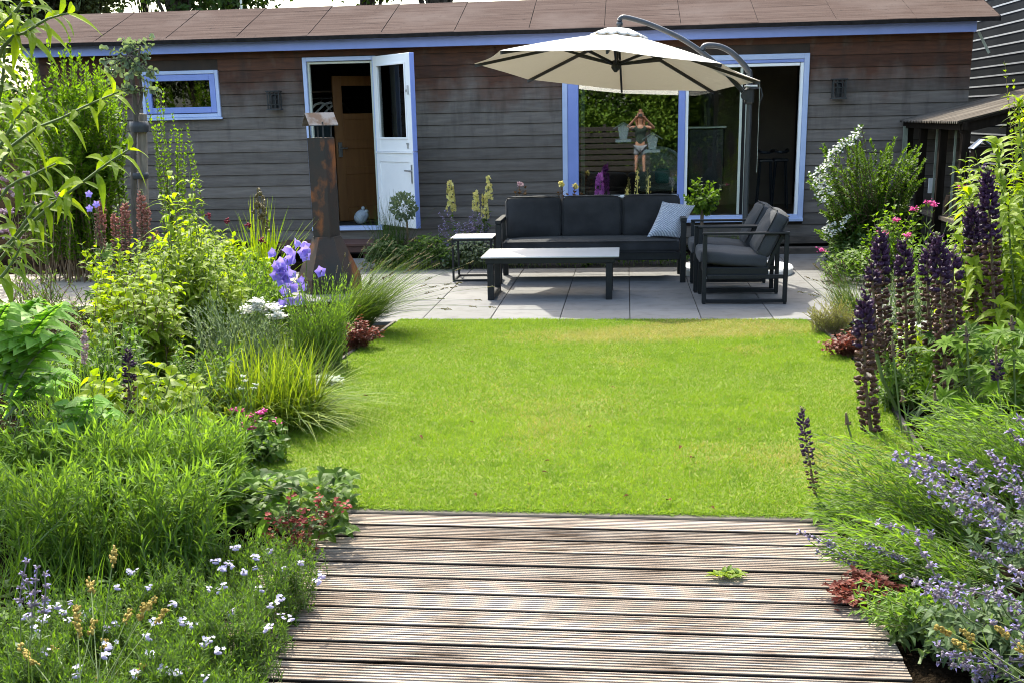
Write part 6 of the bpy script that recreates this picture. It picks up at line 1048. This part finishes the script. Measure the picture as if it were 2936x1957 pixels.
lim(1985, 2120, lambda u: np.interp(u, [1985, 2050, 2120], [480, 425, 500]) + R(0, 90), 11.8, .35, 46, 'light green open shrub in front of the white spiraea', .075, .045, 24, G['hedge'], shape='ovate', sm=BS, name='open_shrub', ang=60)
umbel('pink_knautia', 'magenta pincushion flowers on thin stems right of the spiraea', [(2208, 428), (2136, 464), (2098, 480), (2145, 470), (2058, 505), (2085, 540), (2030, 535), (2175, 640), (2120, 600), (1888, 574)], 10.5, (P(2110, 640, 10.5)[0], 10.5), FL['mag'], .034, 40, (.09, .02), flat=.55)
cover('bright low leaves at the patio edge on the right', 1900, 2040, 12.2, .3, .32, 420, .075, G['hedge'])
cover('dark low foliage at the foot of the spiraea', 1890, 2100, 13.0, .3, .4, 500, .08, G['dark'])
lim(2030, 2200, lambda u: 600 + R(0, 120), 9.0, .5, 80, 'fine grey-green herb behind the dark lupins', .05, .013, 34, G['grey'], shape=None, name='airy_herb', ang=40)
lim(2080, 2260, lambda u: 520 + R(0, 110), 9.8, .4, 40, 'bright green lance-leaved plants below the log store', .12, .034, 22, G['hedge'], curl=.4, name='leafy_perennial', ang=55)
c = P(1955, 735, 10.2)[:2]; r, B, D, L, b = tuft('sedge_clump', 'sedge clump with brown seed heads at the right patio edge', 'grass', c, 240, .42, .006, G['sedge'], .12, .65, .4, (-.35, 0)); sedheads(r, B, D, L, b, np.where(D[:, 0] < .1)[0][:36], (S_, FL['dseed']), .032, 'seed_head', 1.25)
tp = disc(150, P(1908, 765, 9.35)[:2], (.22, .2), .2); tp[:, 2] = .27 * R(.6, 1.1, 150) * (1 - .55 * ((tp[:, 0] - tp[:, 0].mean()) / .25) ** 2); herb('thyme_bush', 'low rounded yellowish thyme bush at the lawn corner on the right', 'plant', tp, None, .12, (.017, .008), 36, G['thyme'], BS, None, (.002, .001), jit=.5)
umbel('white_achillea', 'white flower heads low behind the dark lupins', [(2090, 745), (2105, 752), (2100, 765), (2085, 768), (2130, 742), (2140, 770), (2115, 760), (2078, 775)], 7.6, None, FL['white'], .04, 40)
# dark lupins: one plant, many spikes, and a few young ones
LS = [(2527, 657, 1040, 6.9), (2498, 748, 1010, 6.7), (2482, 835, 1235, 6.3), (2588, 690, 1050, 7.2), (2685, 669, 1130, 6.5), (2660, 702, 990, 6.9), (2735, 715, 1000, 6.8), (2828, 480, 1010, 7.0), (2784, 582, 930, 7.2)]
l1 = thing('dark_lupin', (P(2100, 980, 6.6)[0], 6.6, 0), 'large dark purple lupin with tall fading spikes and hand-shaped leaves in the right bed', 'lupin', 'dark lupins')
for i, (u, v0, v1, Yk) in enumerate(LS):
    b_ = dp(u + (v1 - v0) * .04 + R(-4, 4), v1, Yk); t_ = dp(u, v0, Yk); lup_spike(l1, b_, t_, .072 if i not in (1, 5) else .06, (0, .07, R(.58, .78)), dens=.68, wsc=1.15); mb = MB(); tube(mb, [b_, b_ + (b_ - t_) * .3 + [.03, 0, 0], [b_[0] + .15, Yk + .05, .02]], [.012, .011, .012], 6); mb.build('stem', S_, l1)
mb = MB(); C = np.array([P(R(2010, 2360), R(760, 1040), 6.5 + R(-.5, .45)) for _ in range(170)]); C = C[C[:, 0] > 1.68]; palm_leaves(mb, C, 9, .098, .026, sph(len(C)) * .5 + [0, -.35, 1]); mb.build('foliage', G['hedge'], l1); pa = paths_to(disc(len(C), P(2180, 1000, 6.6)[:2], .25), C, 5, 1.2); mb = MB(); stems(mb, pa, .004, .002); mb.build('leaf_stalk', S_, l1)
for (u, v0, v1, Yk) in ((2856, 990, 1086, 6.0), (2557, 968, 1020, 6.2), (2768, 935, 980, 6.2), (2585, 1115, 1150, 5.7), (2680, 1118, 1170, 5.7), (2426, 1182, 1215, 5.5), (2900, 905, 950, 6.1)):
    b_ = dp(u + 4, v1, Yk); lup_spike(l1, b_, dp(u, v0, Yk), .04 if u == 2856 else .024, (0, 1.1, .05 if u == 2856 else .3), dens=1., name='young_spike'); mb = MB(); tube(mb, [b_, [b_[0] + .08, Yk + .03, .02]], .005, 5); mb.build('stem', S_, l1)
l2 = thing('dark_lupin', (P(1925, 1190, 4.95)[0], 4.95, 0), 'single dark lupin spike leaning over the lawn at the front of the right bed', 'lupin', 'dark lupins'); b_ = dp(2336, 1408, 4.95); lup_spike(l2, b_, dp(2297, 1166, 4.9), .036, (0, .07, .4), dens=.8, r0=.006); mb = MB(); tube(mb, [b_, b_ + [.03, 0, -.06], [b_[0] + .16, 4.9, .02]], .006, 6); mb.build('stem', S_, l2); mb = MB(); C = np.array([P(1900, 1165, 4.9), P(1925, 1180, 4.85), P(1950, 1150, 4.95), P(1880, 1185, 4.8), P(2030, 1130, 4.9)]); palm_leaves(mb, C, 7, .085, .026, sph(5) * .3 + [0, -.3, 1]); mb.build('foliage', G['hedge'], l2)
# buddleia right
br = [[(2420, 900, 8.1), (2330, 600, 8.0), (2300, 420, 8.0), (2290, 330, 7.9)], [(2400, 900, 7.9), (2270, 640, 7.8), (2235, 520, 7.7), (2225, 440, 7.7)], [(2430, 800, 8.2), (2370, 500, 8.2), (2345, 320, 8.2), (2340, 230, 8.2)], [(2420, 1000, 7.7), (2330, 800, 7.6), (2310, 650, 7.5), (2300, 560, 7.5)], [(2420, 900, 7.9), (2360, 650, 7.9), (2350, 500, 7.8), (2360, 400, 7.8)], [(2400, 1000, 7.6), (2270, 760, 7.8), (2215, 640, 7.8), (2190, 590, 7.8)], [(2430, 700, 8.3), (2400, 450, 8.3), (2380, 330, 8.3), (2375, 280, 8.3)], [(2420, 1000, 7.5), (2370, 850, 7.4), (2350, 720, 7.4), (2350, 620, 7.4)]]
br += [[(u + 60, 950, 7.6 + d_), (u + 20, (v + 900) / 2 + 60, 7.6 + d_), (u, v + 90, 7.6 + d_), (u - 4, v, 7.5 + d_)] for u, v, d_ in ((2245, 480, .2), (2262, 400, .5), (2320, 470, -.2), (2215, 560, .1), (2240, 610, -.4), (2300, 700, -.6), (2345, 540, .1), (2335, 760, -.8), (2280, 560, .4))]
bd = thing('buddleia', (3.4, 7.9, 0), 'upright bright-leaved buddleia rising at the right edge of the picture', 'shrub', 'buddleias'); paths = np.array([smooth([P(*q) for q in b_], 9) for b_ in br]); mb = MB(); stems(mb, paths, .010, .005, 5); mb.build('branch', S_, bd); mb = MB(); leafy(mb, paths, 64, .17, .058, .1, 1., 58, 'lance', .5, .3, True, .3, .25, .12); mb.build('foliage', G['lime'], bd)
tp = px_tips(((2308, 140), (2325, 180), (2345, 250)), 9.); herb('wispy_branch', 'thin leafy twig rising in front of the dark barn at the right edge', 'shrub', tp, (P(2390, 500, 9.)[0], 9.), .05, (.045, .03), 40, G['lime'], BS, None, (.006, .002), 1.3, t0=.5, jit=.4)
tp = np.array([P(R(2190, 2400), R(330, 520), 8.6 + R(-.4, .4)) for _ in range(60)]); herb('leafy_perennial', 'leafy stems filling the space between log store and right buddleia', 'plant', tp, None, .3, (.12, .04), 26, G['lime'], S_, None, shape='lance', curl=.4, droop=.3, ang=60)
# leaning linear stalks over the deck corner
bx_, by_ = 1.75, 4.35
for i, (n, u0, u1, v0, v1, lb) in enumerate(((120, 1840, 2120, 980, 1180, 'fan of thin green stalks leaning left over the lawn corner'), (130, 2080, 2380, 900, 1060, 'thin green stalks rising behind the purple catmint at the right'), (90, 1870, 2080, 1180, 1300, 'low thin green stalks arching over the right deck corner'))):
    tp = np.array([P(R(u0, u1), R(v0, v1), (4.9, 5.1, 4.35)[i] + R(-.35, .3)) for _ in range(n)]); herb('linear_leaved_perennial', lb, 'plant', tp, ((1.62, 4.55), (2.0, 4.7), (1.45, 4.15))[i], .2, (.07, .008), 30, G['linear'], S_, 'linear-leaved stands', (.003, .0012), (1.0, 1.2, .9)[i], .35, 7, .01, t0=.1, ang=30, opp=False, shape='linear', curl=.2, taper=.4)
# catmint with purple spikes
nl_ = [(2060, 1045), (2085, 1040), (2110, 1065), (2130, 1050), (2010, 1200), (2090, 1060), (2160, 1110), (2190, 1130), (2140, 1130), (2175, 1160), (2205, 1090), (2240, 1060), (2270, 1040), (2300, 1060), (2330, 1080), (2345, 1120), (2310, 1120), (2260, 1150), (2230, 1190), (2290, 1180), (2330, 1200), (2348, 1240), (2200, 1060), (2150, 1090), (2320, 990), (2345, 960), (2300, 1250), (2270, 1240), (2240, 1270)]
tp = px_tips(nl_, 4.05, .25); nepeta('upper drift of lavender-blue catmint spikes at the right edge', tp, (2.0, 4.2), .45, .17, nw=5, hs=1.3, nl=22)
nl_ = [(2080, 1320), (2095, 1340), (2120, 1360), (2135, 1350), (2100, 1250), (2180, 1340), (2215, 1390), (2195, 1410), (2225, 1420), (2260, 1350), (2290, 1330), (2320, 1310), (2290, 1290), (2345, 1330), (2310, 1400), (2340, 1390), (2280, 1430), (2330, 1440), (2170, 1500), (2150, 1520), (2185, 1530), (2280, 1500), (2260, 1520), (2300, 1540), (2340, 1500), (2235, 1560), (2350, 1550), (2160, 1480)]
tp = px_tips(nl_, 3.35, .2); nepeta('lower drift of lavender-blue catmint spikes at the bottom right', tp, (1.6, 3.4), .35, .15, nw=5, hs=1.2, nl=22)
nepeta('lone catmint stems trailing left onto the deck boards', px_tips(((1832, 1222), (1872, 1268), (1900, 1262), (1945, 1240), (1990, 1250)), 4.1, .05), (1.4, 4.0), .05, .12, nw=8)
c = P(1990, 1350, 3.95)[:2]; sedum('red_sedum', 'red leaved stonecrop hugging the right edge of the deck', c, .14, .11)
lim(1960, 2120, lambda u: 1330 + R(0, 110), 3.75, .2, 60, 'fresh green trailing shoots along the right deck edge', .05, .014, 20, G['linear'], rb=.15, base=(1.12, 3.75), ang=50, name='trailing_herb')
c = (1.45, 2.95); tp = np.array([P(u, v, 2.95 + R(-.1, .2)) for u, v in [(2150, 1440), (2190, 1470), (2290, 1440), (2335, 1480), (2210, 1445)]]); r, pa = herb('sedge_clump', 'few ochre sedge heads on dark soil at the bottom right corner', 'grass', tp, c, .1, (.1, .006), 6, G['sedge'], S_, None)
for i, p_ in enumerate(tp): d = nrm(pa[i, -1] - pa[i, -2]); k = 26; t_ = R(0, 1, k); mb = MB(); blobs(mb, p_ - d * (1 - t_)[:, None] * .045 + rng.normal(size=(k, 3)) * .0042, np.tile(d, (k, 1)) + rng.normal(size=(k, 3)) * .6, .014, .0085, R(0, 1, k)); mb.build('seed_head', FL['seed'], r, at=p_)
# seedlings on the soil, weed between the deck boards, fallen leaves
def cov(name, lb, pts, L, gm, h=.06):
    q = np.array(pts); n = len(q); mb = MB(); k = 5
    for i in range(k): a = R(0, 6.28, n); leaves(mb, q + np.stack([R(-.03, .03, n), R(-.03, .03, n), R(0, h, n)], -1), np.stack([np.cos(a), np.sin(a), R(.1, .9, n)], -1), np.tile([0, 0, 1.], (n, 1)), L * R(.6, 1.2, n), L * .5, 'ovate', .3, .15, .1, R(0, 1, n))
    return tag(mb.build(name, gm), lb, 'ground cover', kind='stuff')
def bedpts(n, f, xr, yr):
    q = np.stack([R(*xr, n), R(*yr, n), np.zeros(n)], -1); return q[f(q)]
cov('low_ground_cover', 'low mixed seedlings and leaves covering the soil of the left bed', bedpts(2600, lambda q: q[:, 0] < np.interp(q[:, 1], [2.5, 4.9, 5.3, 7.2, 10], [-1.9, -1.5, -2.1, -2.2, -2.1]), (-7.5, -1.5), (3.2, 10.8)), .06, G['mid'], .12)
cov('low_ground_cover', 'low mixed seedlings and leaves covering the soil of the right bed', bedpts(1500, lambda q: q[:, 0] > np.interp(q[:, 1], [3., 4.4, 4.9, 8, 10, 12], [1.9, 1.5, 1.6, 1.75, 1.7, 2.55]), (1.1, 5.2), (3.3, 13.4)), .06, G['mid'], .12)
cov('low_ground_cover', 'small seedlings on the dark soil at the right deck edge', bedpts(40, lambda q: q[:, 0] > .98, (1., 1.9), (2.9, 3.7)), .028, G['mid'], .02)
c = g(1663 * K, 1328 * K); rosettes('small bright weed growing between two deck boards', c[:2], 5, .06, .045, G['lime'], 'deck_weed')
lv = mat('fallen_leaf_brown', (.07, .032, .015), (.11, .055, .022), 30, .9, .05)
for (u, v) in ((1405, 888), (1358, 978), (1697, 985), (1088, 1133), (962, 1000), (835, 908), (1245, 1083), (1540, 1148), (1444, 1137), (1585, 1050), (1567, 1024), (1262, 1057), (1632, 1163), (1215, 1112), (1080, 967)):
    p_ = g(u * K, v * K, .03); mb = MB(); a = R(0, 6.28); leaves(mb, p_[None], np.array([[math.cos(a), math.sin(a), .25]]), np.array([[0, 0, 1.]]), R(.024, .038), R(.016, .024), 'ovate', .5, .3); tag(mb.build('fallen_leaf', lv), 'small brown fallen leaf lying on the lawn', 'leaf', 'fallen leaves on the lawn')
